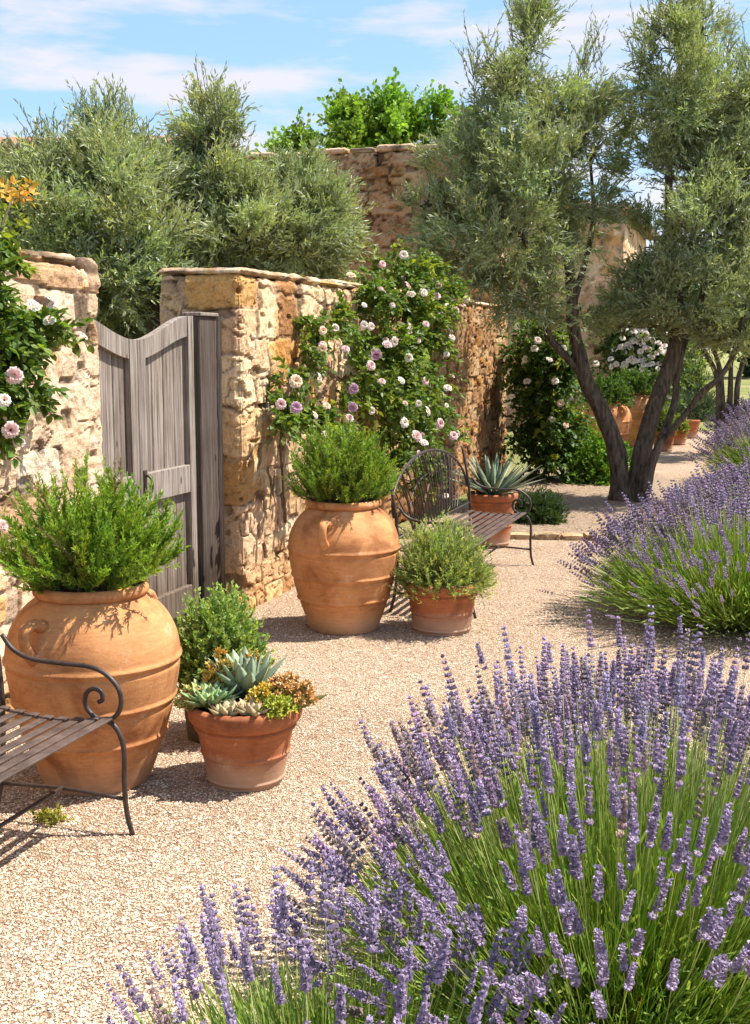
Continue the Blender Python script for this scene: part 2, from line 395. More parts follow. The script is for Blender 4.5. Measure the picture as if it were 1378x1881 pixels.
# ------------------------------------------------------------------ ground
def sheet(name, poly, z, m, kind='structure'):
    mb = MB(); v = np.array([(x, y, z) for x, y in poly]); mb.add(v, [tuple(range(len(poly)))])
    o = mb.build(name, m); o['kind'] = kind; return o
sheet('ground', [(-900, -300), (900, -300), (900, 2200), (-900, 2200)], -.012, M['field'])
sheet('gravel_path', [(-9, -3), (5, -3), (6, 2), (5.5, 8), (8.4, 18), (10.3, 24), (5.8, 24), (3.6, 17.0), (2.4, 17), (-2.5, 2.5), (-9, 3)], 0, M['gravel'])
def bed_sheet(name, poly, z0, seed, hgt=.03, res=.06):
    from mathutils.geometry import intersect_point_line
    p = np.array(poly); lo = p.min(0); hi = p.max(0)
    nx = int((hi[0] - lo[0]) / res) + 1; ny = int((hi[1] - lo[1]) / res) + 1
    X, Y = np.meshgrid(np.linspace(lo[0], hi[0], nx), np.linspace(lo[1], hi[1], ny)); q = np.stack((X.ravel(), Y.ravel()), 1)
    ins = np.zeros(len(q), bool); n = len(p)
    dist = np.full(len(q), 9.0)
    for i in range(n):
        a = p[i]; b = p[(i + 1) % n]
        cond = ((a[1] > q[:, 1]) != (b[1] > q[:, 1])) & (q[:, 0] < (b[0] - a[0]) * (q[:, 1] - a[1]) / (b[1] - a[1] + 1e-12) + a[0]); ins ^= cond
        t = np.clip(((q - a) @ (b - a)) / ((b - a) @ (b - a)), 0, 1); dist = np.minimum(dist, np.linalg.norm(q - a - t[:, None] * (b - a), axis=1))
    dd = np.where(ins, dist, -dist)
    z = z0 + hgt * sstep(-.05, .3, dd) + .03 * (fbm(np.stack((q[:, 0] * 6, q[:, 1] * 6, q[:, 0] * 0), 1), 4, seed) - .5) * sstep(0, .2, dd) - .02 * (dd < -.06)
    v = np.stack((q[:, 0], q[:, 1], z), 1)
    i = np.arange(ny - 1)[:, None]; j = np.arange(nx - 1)[None]; f = np.stack((i * nx + j, i * nx + j + 1, (i + 1) * nx + j + 1, (i + 1) * nx + j), -1).reshape(-1, 4)
    keep = (dd[f] > -.12).any(1); mb = MB(); mb.add(v, f[keep]); o = mb.build(name, M['bed'], smooth=True); o['kind'] = 'structure'; return o
bed_sheet('planting_bed_soil', [(1.0, 10.45), (1.95, 10.3), (2.7, 11.3), (3.35, 12.9), (3.75, 14.6), (3.7, 16.2), (2.3, 16.6), (.55, 10.9)], .006, 3)
bed_sheet('lavender_bed_soil', [(2.1, 7.0), (2.5, 6.9), (4.0, 7.5), (5.5, 10), (9, 23), (7.2, 23), (4.6, 15.4), (2.9, 10.6), (1.9, 8)], .006, 4, res=.12)
sheet('lawn', [(10.6, 24.5), (40, 18), (90, 60), (60, 120), (-10, 120), (5.4, 24.5)], -.004, M['field'])

# loose pebbles lying on the path
def pebbles():
    n = 230000
    u = R.random(n); y = 1.9 + (13.0 - 1.9) * u ** 1.9
    x = R.uniform(-.36, .36, n) * y * 1.0 + .0
    wl = -.82 - (7.4 - y) * math.tan(WA) - .1
    k = (x > wl) ; x = x[k]; y = y[k]; n = len(x)
    t = np.array([(1, 0, 0), (-1, 0, 0), (0, 1, 0), (0, -1, 0), (0, 0, 1), (0, 0, -1)], float)
    f = np.array([(0, 2, 4), (2, 1, 4), (1, 3, 4), (3, 0, 4), (2, 0, 5), (1, 2, 5), (3, 1, 5), (0, 3, 5)])
    s = R.uniform(.0021, .0048, n) * (1 + .8 * (R.random(n) > .96))
    a = R.uniform(0, PI, n); v = np.tile(t, (n, 1, 1)) * R.uniform(.6, 1.4, (n, 6, 1)) * s[:, None, None] * np.array((1.25, .95, .62))
    v = v + R.normal(0, .0009, v.shape)
    c, q = np.cos(a)[:, None], np.sin(a)[:, None]
    vx = v[:, :, 0] * c - v[:, :, 1] * q + x[:, None]; vy = v[:, :, 0] * q + v[:, :, 1] * c + y[:, None]; vz = v[:, :, 2] + .002
    pal = np.array([(.77, .585, .43), (.85, .71, .55), (.66, .47, .33), (.80, .59, .43), (.36, .235, .155), (.88, .77, .63), (.60, .40, .28)])
    col = pal[R.choice(7, n, p=(.28, .2, .15, .14, .09, .08, .06))] * R.uniform(.70, 1.04, (n, 1))
    mb = MB(); mb.add(np.stack((vx, vy, vz), -1).reshape(-1, 3), (f[None] + (np.arange(n) * 6)[:, None, None]).reshape(-1, 3), np.repeat(col, 6, 0))
    return tag(mb.build('gravel', M['pebble']), 'loose pale pinkish gravel pebbles covering the path', 'gravel', kind='stuff')
pebbles()

# ------------------------------------------------------------------ stone walls
PAL = np.array([(.78, .64, .47), (.72, .52, .37), (.66, .42, .19), (.70, .51, .32), (.84, .74, .60), (.56, .45, .35), (.48, .31, .19), (.74, .53, .40)])
PALW = np.array((.20, .17, .12, .20, .12, .05, .05, .09)); PALC = np.cumsum(PALW)
MORTAR = np.array((.70, .52, .38))
def stone_block(mb, lo, hi, res, seed, cell=(.30, .30, .17), quoin=0, quoin_hi=False, rough=1.0, tint=(1, 1, 1), skip=(), mort=MORTAR, cover=.22, rnd=.02, pal=PAL, course=0):
    """box of rubble masonry in wall coordinates (x along, y back, z up): one closed displaced skin"""
    lo = np.array(lo, float); hi = np.array(hi, float); sz = hi - lo
    n = np.maximum(2, np.round(sz / res).astype(int))
    faces = [(0, 0), (0, 1), (1, 0), (1, 1), (2, 0), (2, 1)]
    for ax, sd_ in faces:
        if (ax, sd_) in skip: continue
        o = [k for k in range(3) if k != ax]; a = np.linspace(0, 1, n[o[0]] + 1); b = np.linspace(0, 1, n[o[1]] + 1)
        A, B = np.meshgrid(a, b, indexing='ij'); p = np.zeros((A.size, 3))
        p[:, o[0]] = lo[o[0]] + sz[o[0]] * A.ravel(); p[:, o[1]] = lo[o[1]] + sz[o[1]] * B.ravel(); p[:, ax] = hi[ax] if sd_ else lo[ax]
        wgt = np.zeros((len(p), 3)); r = .045
        for k in range(3): wgt[:, k] = sstep(lo[k] + r, lo[k], p[:, k]) * -1 + sstep(hi[k] - r, hi[k], p[:, k])
        nw = np.linalg.norm(wgt, axis=1, keepdims=True) + 1e-6; nrm = wgt / nw
        inner = np.maximum(0, (np.abs(wgt).sum(1) - 1)) * rnd
        # stones
        wp = p + .07 * (np.stack([fbm(p * 4.0 + 11 * k, 3, seed + k) for k in range(3)], 1) - .5) * 2
        q = wp / np.array(cell); q[:, 0] += .5 * np.floor(q[:, 2]) ; q[:, 2] += 100
        f1, f2, idh = voronoi(q, seed)
        edge = (f2 - f1)
        if course:
            wq = p + np.stack([(.075 * (fbm(p * np.array((2.6, 2.6, 3.4)) + 7 * k, 2, seed + 110 + k) - .5) * 2 + .022 * (fbm(p * 11 + 5 * k, 2, seed + 120 + k) - .5) * 2) for k in range(3)], 1)
            rs = np.random.default_rng(seed + 5); hts = np.cumsum(rs.uniform(.65, 1.45, 60) * course) - 1.0
            ri = np.searchsorted(hts, wq[:, 2]); dzu = hts[ri] - wq[:, 2]; dzl = wq[:, 2] - hts[ri - 1]
            sc_ = wq[:, 0] - (wq[:, 1] - lo[1]); ln_ = course * (1.15 + 1.0 * _h(ri, ri * 0, ri * 0, seed + 8)) * 1.25
            t_ = sc_ / ln_ + 9.7 * _h(ri, ri * 0 + 1, ri * 0, seed + 9) + 50; ti = np.floor(t_)
            def bnd(i_): return i_ + .62 * (_h(i_.astype(np.int64), ri, ri * 0, seed + 10) - .5)
            b0 = bnd(ti); up_ = t_ < b0; left = np.where(up_, bnd(ti - 1), b0); right = np.where(up_, b0, bnd(ti + 1)); cid = np.where(up_, ti - 1, ti).astype(np.int64)
            dx_ = np.minimum(t_ - left, right - t_) * ln_; idh = _h(cid, ri, ri * 0, seed + 12)
            split = (_h(cid, ri, ri * 0 + 2, seed + 13) < .28); hh_ = hts[ri] - hts[ri - 1]; midz = hts[ri - 1] + hh_ * (.4 + .2 * idh)
            dsp = np.abs(wq[:, 2] - midz); idh = np.where(split & (wq[:, 2] > midz), (idh * 3.7 + .31) % 1, idh)
            dz_ = np.minimum(dzu, dzl); dz_ = np.where(split, np.minimum(dz_, dsp), dz_)
            dd_ = np.minimum(dx_, dz_) - .018 * np.exp(-np.maximum(dx_, dz_) / .03); edge = np.maximum(dd_, 0) * 5.0 - .0 + .0
        if quoin:
            row = np.floor((wp[:, 2] + 5) / .30); rh = _h(row.astype(int), row.astype(int) * 0, row.astype(int) * 0, seed + 3)
            wid = .20 + .16 * rh; xx = (wp[:, 0] - lo[0]) if not quoin_hi else (hi[0] - wp[:, 0])
            fz = (wp[:, 2] + 5) / .30 - row; e2 = np.minimum(np.minimum(fz, 1 - fz) * 1.3, np.abs(wid - xx) * 4)
            inq = (xx < wid) & (wp[:, 1] - lo[1] < .30 + .15 * (1 - rh)); edge = np.where(inq, e2, np.where(xx < wid + .04, np.minimum(edge, .03 + 0 * edge), edge)); idh = np.where(inq, rh, idh)
        h2 = (idh * 7.31) % 1; h3 = (idh * 13.77) % 1
        body = sstep(.015, .085, edge); cov = h3 < cover
        face = fbm(p * np.array((9, 9, 9.0)), 4, seed + 20) - .5; fine = fbm(p * 38, 3, seed + 30) - .5
        d = np.where(cov, .012 + .014 * face * 2, body * (.008 + .011 * h2) + .018 * face * body) + .011 * fine
        pits = sstep(.78, .84, vnoise(p * np.array((9, 9, 14.)), seed + 44)); crk = sstep(.035, .0, np.abs(fbm(wp * np.array((5, 5, 8.)), 3, seed + 70) - .5)) * sstep(.45, .6, vnoise(p * 3, seed + 71)); ridg = np.abs(fbm(p * 13, 3, seed + 80) - .5) * 2; d = d - .024 * pits - .016 * crk + .016 * (.5 - ridg)
        d = (d - .016) * rough
        v = p + nrm * (d - inner)[:, None]
        ci = np.searchsorted(PALC, idh * .999); c = pal[np.clip(ci, 0, len(pal) - 1)] * (.82 + .32 * h2)[:, None]
        mm = np.where(cov, .80, 1 - sstep(.03, .09, edge))[:, None]
        mo = mort * (.9 + .3 * (fbm(p * 6, 3, seed + 50) - .5) * 2)[:, None]
        c = c * (1 - mm) + mo * mm
        c = c * (1 - .5 * np.maximum(pits, crk)[:, None]); bl_ = sstep(.62, .70, fbm(p * 4.5, 4, seed + 90))[:, None]; c = c * (1 - .55 * bl_) + .55 * bl_ * np.array((.80, .72, .60)); br_ = sstep(.60, .72, fbm(p * np.array((5, 5, 3.)), 4, seed + 91))[:, None]; c = c * (1 - br_ * np.array((.22, .34, .48))); c = c * (1 - 0 * pits[:, None]) * (1 - .68 * (sstep(.06, .018, edge) * (.35 + .65 * (vnoise(p * 6, seed + 95) > .45)) * ~cov))[:, None]
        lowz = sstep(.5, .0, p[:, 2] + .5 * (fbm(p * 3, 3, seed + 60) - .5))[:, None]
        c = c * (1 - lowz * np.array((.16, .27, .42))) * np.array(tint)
        na, nb = n[o[0]] + 1, n[o[1]] + 1
        i = np.arange(na - 1)[:, None]; j = np.arange(nb - 1)[None]
        f = np.stack((i * nb + j, (i + 1) * nb + j, (i + 1) * nb + j + 1, i * nb + j + 1), -1).reshape(-1, 4)
        e1 = np.zeros(3); e1[o[0]] = 1; e2_ = np.zeros(3); e2_[o[1]] = 1
        if np.cross(e1, e2_)[ax] * (1 if sd_ else -1) < 0: f = f[:, ::-1]
        mb.add(v, f, c)
def wall_thing(name, u0, off, label, cat='wall'):
    # local x along the wall, y towards the back
    return thing(name, W(u0, off, 0), label, cat, rz=PI / 2 - WA)
def coping(mb, x0, x1, y0, y1, z, seed, lmin=.32, lmax=.6, h=(.06, .09), res=.02, bigend=False):
    x = x0; k = 0; rr = np.random.default_rng(seed)
    while x < x1 - .02:
        l = min(rr.uniform(lmin, lmax), x1 - x)
        if x1 - x - l < .15: l = x1 - x
        hh = rr.uniform(*h)
        last = bigend and x + l >= x1 - .001
        stone_block(mb, (x + .004, y0 - rr.uniform(.0, .02), z - (.12 if last else .0) - .004), (x + l - .004, y1 + .02, z + hh), res, seed + 7 * k, cell=(2, 2, 2), rough=.55, cover=0, rnd=.022,
                    tint=(1.02, 1.0, .96) if k % 3 else (.95, .93, .9))
        x += l; k += 1
# wall left of the gate
t = wall_thing('garden_wall', -4.6, 0, 'cream and pink rubble stone wall left of the wooden gate, white roses on it')
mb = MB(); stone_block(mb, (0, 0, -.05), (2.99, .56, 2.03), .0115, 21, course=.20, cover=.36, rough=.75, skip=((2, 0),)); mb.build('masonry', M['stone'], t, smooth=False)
mb = MB(); coping(mb, 0, 3.0, 0, .56, 2.03, 300, h=(.045, .07), bigend=True); mb.build('coping', M['stone'], t, smooth=True)
# pillar wall right of the gate
t = wall_thing('garden_wall', 0, 0, 'sunlit rubble stone wall whose ochre corner blocks stand right of the gate', 'wall')
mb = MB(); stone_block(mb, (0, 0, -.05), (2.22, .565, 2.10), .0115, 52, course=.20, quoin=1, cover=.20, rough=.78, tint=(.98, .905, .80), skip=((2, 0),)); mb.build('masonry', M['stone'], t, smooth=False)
mb = MB(); coping(mb, 0, 2.22, 0, .565, 2.10, 411, h=(.03, .05)); mb.build('coping', M['stone'], t, smooth=True)
# long wall behind the roses and the far bench
t = wall_thing('garden_wall', 2.24, -.20, 'tan streaked stone wall running on behind the climbing rose and far bench')
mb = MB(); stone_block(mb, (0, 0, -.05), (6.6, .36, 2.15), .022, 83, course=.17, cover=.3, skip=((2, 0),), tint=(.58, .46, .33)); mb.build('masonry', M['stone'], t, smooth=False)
mb = MB(); coping(mb, 0, 6.6, 0, .36, 2.15, 511, res=.03, h=(.035, .06)); mb.build('coping', M['stone'], t, smooth=True)
# tall wall across the back: local x towards the path
pw = W(8.95, -.35, 0)
t = thing('tall_wall', pw - N * 5.6, 'tall brown rubble stone wall rising behind the roses under the bright green tree', 'wall', rz=-WA)
mb = MB(); stone_block(mb, (0, 0, 0), (5.6, .5, 4.26), .030, 121, course=.27, cover=.22, skip=((2, 0), (1, 1)), rough=1.4, tint=(.70, .60, .49), mort=np.array((.57, .42, .31))); mb.build('masonry', M['stone'], t, smooth=False)
mb = MB(); coping(mb, 0, 5.6, 0, .5, 4.26, 611, res=.05, h=(.05, .09)); mb.build('coping', M['stone'], t, smooth=True)

# stone house behind the left olives, and the lit cottage far beyond the tree
M['tile'] = simple('roof_tile', (.20, .105, .06), (.46, .27, .17), 6, bs=.6)
M['dark'] = simple('painted_interior_shade', (.012, .010, .008), (.03, .024, .018), 5)  # shade of an unlit interior put into the colour of flat opening panels
M['plank'] = wood('door_wood', (.10, .07, .05), (.20, .15, .11), (.28, .22, .17))
def house(name, loc, rz, size, label, eave, openings, seed, tint):
    t = thing(name, loc, label, 'house', rz=rz); L, Dp, Hh = size
    mb = MB(); stone_block(mb, (0, 0, 0), (L, Dp, Hh), .09, seed, cell=(.45, .45, .28), cover=.4, rough=1.3, tint=tint, skip=((2, 0), (2, 1))); mb.build('wall', M['stone'], t, smooth=True)
    mb = MB(); nr = int((L + .5) / .19); rise = .34
    for side in (0, 1):
        for k in range(nr):                       # rows of half-round tiles, ridge to eave
            x = -.25 + (k + .5) * (L + .5) / nr
            a = np.array((x, -eave if not side else Dp + eave, Hh + .02)); b = np.array((x, Dp / 2, Hh + rise))
            pts = np.linspace(a, b, 9) + np.array([(0, 0, .03 * (q % 2)) for q in range(9)])
            tube(mb, pts, .10, 6, cap=True)
    mb.build('roof', M['tile'], t)
    for (x, z, w_, h_, nm) in openings:
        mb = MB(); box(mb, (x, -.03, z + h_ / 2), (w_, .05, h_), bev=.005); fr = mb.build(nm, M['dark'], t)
        mb = MB()
        for sx in (-1, 1): box(mb, (x + sx * (w_ / 2 + .06), -.05, z + h_ / 2), (.118, .14, h_), bev=.01)
        box(mb, (x, -.05, z + h_ + .07), (w_ + .26, .15, .138), bev=.01); mb.build('frame', M['plank'], fr)
    return t
pl = at(-60, 212, 14.2)
house('stone_house', (pl[0] - 3.2, 14.2, 0), math.radians(-3), (5.75, 4.0, pl[2] - .42), 'brown stone house with a low tiled roof line behind the left olive trees', .12, ((2.0, 1.2, .9, 1.2, 'window'), (4.2, 1.2, .9, 1.2, 'window')), 141, (.82, .66, .52))
ph = G(1085, 712)
house('stone_cottage', (5.0, 24.5, 0), PI / 2 - math.radians(17), (5.5, 4.5, 4.3), 'pale pinkish stone cottage glimpsed through the olive tree beyond the far jars', .25, ((2.3, 0, 1.0, 2.1, 'door'), (4.4, 1.2, .8, 1.1, 'window')), 161, (1.1, .98, .92))

# ------------------------------------------------------------------ wooden gate
def gate():
    t = thing('wooden_gate', W(-.84, -.174, 0), 'weathered grey double wooden gate with swooping top rails between the stone walls', 'gate', rz=PI / 2 - WA)
    def X(s): return s + .84
    c_mid = -.975
    topz = lambda s: 1.695 + .145 * sstep(0, .66, abs(s - c_mid) if abs(s - c_mid) < .66 else .66)
    def curved_rail(mb, s0, s1, zlo, th=.045, y=0.0, drop=.105):
        n = 16; s = np.linspace(s0, s1, n); v = []
        for q in s:
            zt = topz(q); zb = zt - drop - .012 * sstep(0, .6, abs(q - c_mid))
            for yy in (y, y + th):
                v += [(X(q), yy, zb), (X(q), yy, zt)]
        f = []
        for i in range(n - 1):
            a = i * 4; b = a + 4
            f += [(a, b, b + 1, a + 1), (a + 3, b + 3, b + 2, a + 2), (a + 1, b + 1, b + 3, a + 3), (a + 2, b + 2, b, a)]
        f += [(0, 1, 3, 2), tuple((n - 1) * 4 + k for k in (2, 3, 1, 0))]
        mb.add(np.array(v), f)
    for (a, b) in ((c_mid + .003, -.305), (-1.645, c_mid - .003)):
        right = a > -1
        leaf = bpy.data.objects.new('gate_leaf', None); COL.objects.link(leaf); leaf.parent = t
        zb = .07
        st = .085 if right else .095
        for (p, q) in ((a, a + st), (b - st * .8, b)):
            mb = MB(); zt = topz((p + q) / 2)
            s = np.array((X(p), X(q)))
            zt0, zt1 = topz(p), topz(q)
            v = [(s[0], -.006, zb), (s[1], -.006, zb), (s[1], .05, zb), (s[0], .05, zb), (s[0], -.006, zt0), (s[1], -.006, zt1), (s[1], .05, zt1), (s[0], .05, zt0)]
            mb.add(np.array(v), [(0, 1, 5, 4), (1, 2, 6, 5), (2, 3, 7, 6), (3, 0, 4, 7), (4, 5, 6, 7), (3, 2, 1, 0)], np.array((.95, .95, .95)) * R.uniform(.9, 1.08))
            mb.build('stile', M['wood'], leaf)
        i0, i1 = a + st + .001, b - st * .8 - .001
        mb = MB(); curved_rail(mb, i0, i1, 0); mb.build('top_rail', M['wood'], leaf)
        for (z0, z1) in ((.80, .965), (.08, .24)):
            mb = MB(); box(mb, ((X(i0) + X(i1)) / 2, .022, (z0 + z1) / 2), (i1 - i0, .05, z1 - z0)); mb.build('rail', M['wood'], leaf)
        mb = MB(); nb = 4; wd = (i1 - i0) / nb
        for k in range(nb):
            x0 = i0 + k * wd; zt = topz(x0 + wd / 2) - .05
            box(mb, (X(x0 + wd / 2), .038 + R.uniform(0, .004), (.1 + zt) / 2), (wd - .005, .02, zt - .1), col=np.array((1, .98, .97)) * R.uniform(.82, 1.08), bev=.003)
        mb.build('boards', M['wood'], leaf)
    mb = MB(); box(mb, (X(-.155), .02, .92), (.235, .10, 1.84), col=(.34, .31, .30), bev=.006)
    box(mb, (X(-.155), .015, 1.852), (.25, .12, .022), col=(1, .97, .93), bev=.006); mb.build('post', M['wood'], t)
    mb = MB(); box(mb, (X(-.018), -.02, .93), (.03, .05, 1.84), col=(1.15, 1.08, .98), bev=.005); mb.build('jamb_strip', M['wood'], t)
    mb = MB(); box(mb, (X(-1.67), .02, .92), (.045, .1, 1.84), col=(.8, .8, .8)); mb.build('post', M['wood'], t)
    mb = MB(); xs = X(c_mid + .045); a = np.linspace(-.3, PI + .3, 12)
    tube(mb, [(xs + .0 + .0 * q, -.012 - .012 - .03 * math.sin(q) if 0 < q < PI else -.016, .90 + .055 * math.cos(q)) for q in a], .0075, 8)
    box(mb, (xs, -.010, .90), (.03, .008, .17), bev=.002); mb.build('handle', M['iron'], t)
gate()

# ------------------------------------------------------------------ terracotta jars and pots
JH = .775
def jar(loc, label, rz=0.0, sc=1.0, mesh=None, handles=(2.55 + PI, 2.55), group='large terracotta oil jars'):
    if mesh is not None:
        t = copy_tree(mesh); t.location = loc; t.rotation_euler = (0, 0, rz); t.scale = (sc,) * 3; t['label'] = label; return t
    t = thing('terracotta_jar', loc, label, 'jar', group, rz, sc)
    ctrl = np.array([(.195, 0), (.205, .015), (.243, .12), (.288, .26), (.318, .40), (.328, .49), (.318, .57), (.290, .635), (.252, .685), (.216, .715), (.196, .732)])
    pr = catmull(ctrl, 8); out = [(0, .002), (.15, .002)]
    for r, z in pr:
        for zb, wd, hh in ((.492, .010, .0075), (.335, .009, .007), (.195, .010, .0085)):
            r = r + hh * math.exp(-((z - zb) / wd) ** 2) - .0035 * math.exp(-((z - zb + .02) / .007) ** 2)
        out.append((r, z))
    mb = MB()
    # finer rows round the bands
    o = np.array(out); zz = np.unique(np.concatenate((o[2:, 1], np.linspace(.15, .53, 130)))); rr = np.interp(zz, pr[:, 1], pr[:, 0])
    for zb, wd, hh in ((.492, .010, .0075), (.335, .009, .007), (.195, .010, .0085)):
        rr = rr + hh * np.exp(-((zz - zb) / wd) ** 2) - .0045 * np.exp(-((zz - zb + .021) / .007) ** 2)
    lathe(mb, [(.001, .003), (.15, .003)] + list(zip(rr, zz)), 96, .006, 2); mb.build('body', M['jar'], t, smooth=True)
    mb = MB(); a = np.linspace(-.5 * PI, 1.5 * PI, 19); rim = [(.194 + .016 * math.cos(q) * (1.0), .752 + .023 * math.sin(q)) for q in a]
    rim = [(.190, .730)] + [(r + .008, z) for r, z in rim if True]
    lathe(mb, rim, 96, .006, 2); mb.build('rim', M['jar'], t, smooth=True)
    mb = MB(); lathe(mb, [(.001, .742), (.08, .745), (.15, .738), (.188, .735)], 32, .02); mb.build('soil', M['soil'], t, smooth=True)
    for ha in handles:
        mb = MB(); e = np.array((math.cos(ha), math.sin(ha), 0))
        pts = [e * .268 + Z * .655, e * .318 + Z * .672, e * .352 + Z * .655, e * .358 + Z * .615, e * .345 + Z * .575, e * .322 + Z * .548, e * .312 + Z * .530]
        tube(mb, pts, [.026, .021, .019, .018, .0185, .022, .018], 12, 5, flat=1.35); mb.build('handle', M['jar'], t, smooth=True)
    return t
J1 = np.array((-1.075, 4.46, 0)); J2 = np.array((-.185, 6.98, 0))
jar1 = jar(J1, 'largest terracotta jar, in the foreground behind the left iron bench', rz=math.radians(0), handles=(math.radians(-118), math.radians(62)))
jar(J2, 'terracotta jar against the rose wall with a small handle, left of the herb pot', mesh=jar1, rz=math.radians(10))
def pot(name, loc, rb, rr, h, rimh, m, label, cat='pot', group=None, bands=True):
    t = thing(name, loc, label, cat, group)
    re = rr * .93
    mb = MB(); zz = np.linspace(0, h - rimh, 110); pr = rb + (re - rb) * (zz / h) ** .95
    if bands:
        for f in (.08, .40): pr = pr + .0055 * np.exp(-((zz - f * h) / .006) ** 2) - .003 * np.exp(-((zz - f * h + .014) / .005) ** 2)
        pr = pr + .010 * np.exp(-((zz - (h - rimh - .016)) / .011) ** 2)
    pr[0] -= .004
    lathe(mb, [(.001, .002), (rb * .8, .002)] + list(zip(pr, zz)), 72, .006, 3); mb.build('body', m, t, smooth=True)
    mb = MB(); re2 = rb + (re - rb) * ((h - rimh) / h) ** .95
    a = [(re2 - .002, h - rimh - .004), (re2 + .012, h - rimh + .002), (rr - .004, h - rimh * .75), (rr, h - rimh * .45), (rr, h - rimh * .2), (rr - .005, h - .006), (rr - .016, h), (rr - .030, h - .004), (rr - .034, h - .03)]
    lathe(mb, catmull(a, 4), 72, .006, 3); mb.build('rim', m, t, smooth=True)
    mb = MB(); lathe(mb, [(.001, h - .012), (rr * .5, h - .015), (rr - .03, h - .024)], 32, .02); mb.build('soil', M['soil'], t, smooth=True)
    return t
PS = np.array((-.497, 4.44, 0)); PH = np.array((.395, 6.92, 0)); PD = np.array((-.675, 4.98, 0)); PA = np.array((.985, 9.96, 0))
pot('terracotta_pot', PS, .140, .219, .315, .075, M['pot'], 'orange terracotta pot full of mixed succulents beside the big jar', group=None)
pot('terracotta_pot', PH, .165, .226, .300, .060, M['pot'], 'terracotta pot holding a rounded green herb right of the rose wall jar')
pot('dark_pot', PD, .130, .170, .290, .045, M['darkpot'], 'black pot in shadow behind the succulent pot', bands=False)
pot('terracotta_pot', PA, .140, .215, .455, .060, M['pot'], 'tall terracotta pot holding a spiky agave at the far end of the bench')

# ------------------------------------------------------------------ foliage templates
LANCE = (np.array([(0, 0, 0), (.10, .30, .03), (.09, .65, .03), (0, 1, 0), (-.09, .65, .03), (-.10, .30, .03)]), [np.array([(0, 1, 2, 3), (0, 3, 4, 5)])])
OVATE = (np.array([(0, 0, 0), (.30, .28, .08), (.27, .62, .08), (0, 1, -.06), (-.27, .62, .08), (-.30, .28, .08)]), [np.array([(0, 1, 2, 3), (0, 3, 4, 5)])])
ROUND = (np.array([(0, 0, 0), (.36, .30, .07), (.32, .72, .05), (0, 1, -.04), (-.32, .72, .05), (-.36, .30, .07)]), [np.array([(0, 1, 2, 3), (0, 3, 4, 5)])])
NEEDLE = (np.array([(-.07, 0, 0), (.07, 0, 0), (.05, .7, .02), (0, 1, .0), (-.05, .7, .02)]), [np.array([(0, 1, 2, 4)]), np.array([(4, 2, 3)])])
def unit(v): return v / (np.linalg.norm(v, axis=-1, keepdims=True) + 1e-9)
def rdir(n): return unit(R.normal(0, 1, (n, 3)))
def shoots(mb, tmpl, org, dr, length, k, ls, spread, cols, droop=0.0, lv=.25, rollr=PI, start=.12, stems=None, stem_r=.0015, stem_col=(.3, .25, .15)):
    """k leaves along each straight-ish shoot"""
    n = len(org); dr = unit(dr); length = np.broadcast_to(length, (n,))
    bend = rdir(n) * .25; t = np.tile(np.linspace(start, 1, k), (n, 1)) + R.uniform(-.5, .5, (n, k)) / k
    d = dr[:, None] * t[..., None] * length[:, None, None] + bend[:, None] * (t ** 2)[..., None] * length[:, None, None] - Z * droop * (t ** 2)[..., None] * length[:, None, None]
    pos = (org[:, None] + d).reshape(-1, 3)
    tang = unit(dr[:, None] + 2 * bend[:, None] * t[..., None] - Z * 2 * droop * t[..., None])
    ld = unit(tang + rdir(n * k).reshape(n, k, 3) * spread).reshape(-1, 3)
    c = np.repeat(cols, k, 0) * R.uniform(1 - lv, 1 + lv, (n * k, 1))
    mb.inst(tmpl[0], tmpl[1], pos, ld, ls * R.uniform(.7, 1.25, n * k), c, rollr=rollr)
    if stems is not None:
        for i in range(0, n):
            tt = np.linspace(0, .95, 4)[:, None]
            tube(stems, org[i] + dr[i] * tt * length[i] + bend[i] * tt ** 2 * length[i] - Z * droop * tt ** 2 * length[i], np.linspace(stem_r, stem_r * .4, 4), 3, cap=False, col=stem_col)
def in_blob(n, c, r, shell=.45):
    d = rdir(n); q = R.random(n) ** shell
    return c + d * q[:, None] * r, d * q[:, None]
def hsv_var(base, n, v=.25, h=.08):
    b = np.array(base); c = b * R.uniform(1 - v, 1 + v, (n, 1)); c[:, 0] *= R.uniform(1 - h, 1 + h * 2, n); c[:, 2] *= R.uniform(1 - h * 2, 1 + h, n); return c

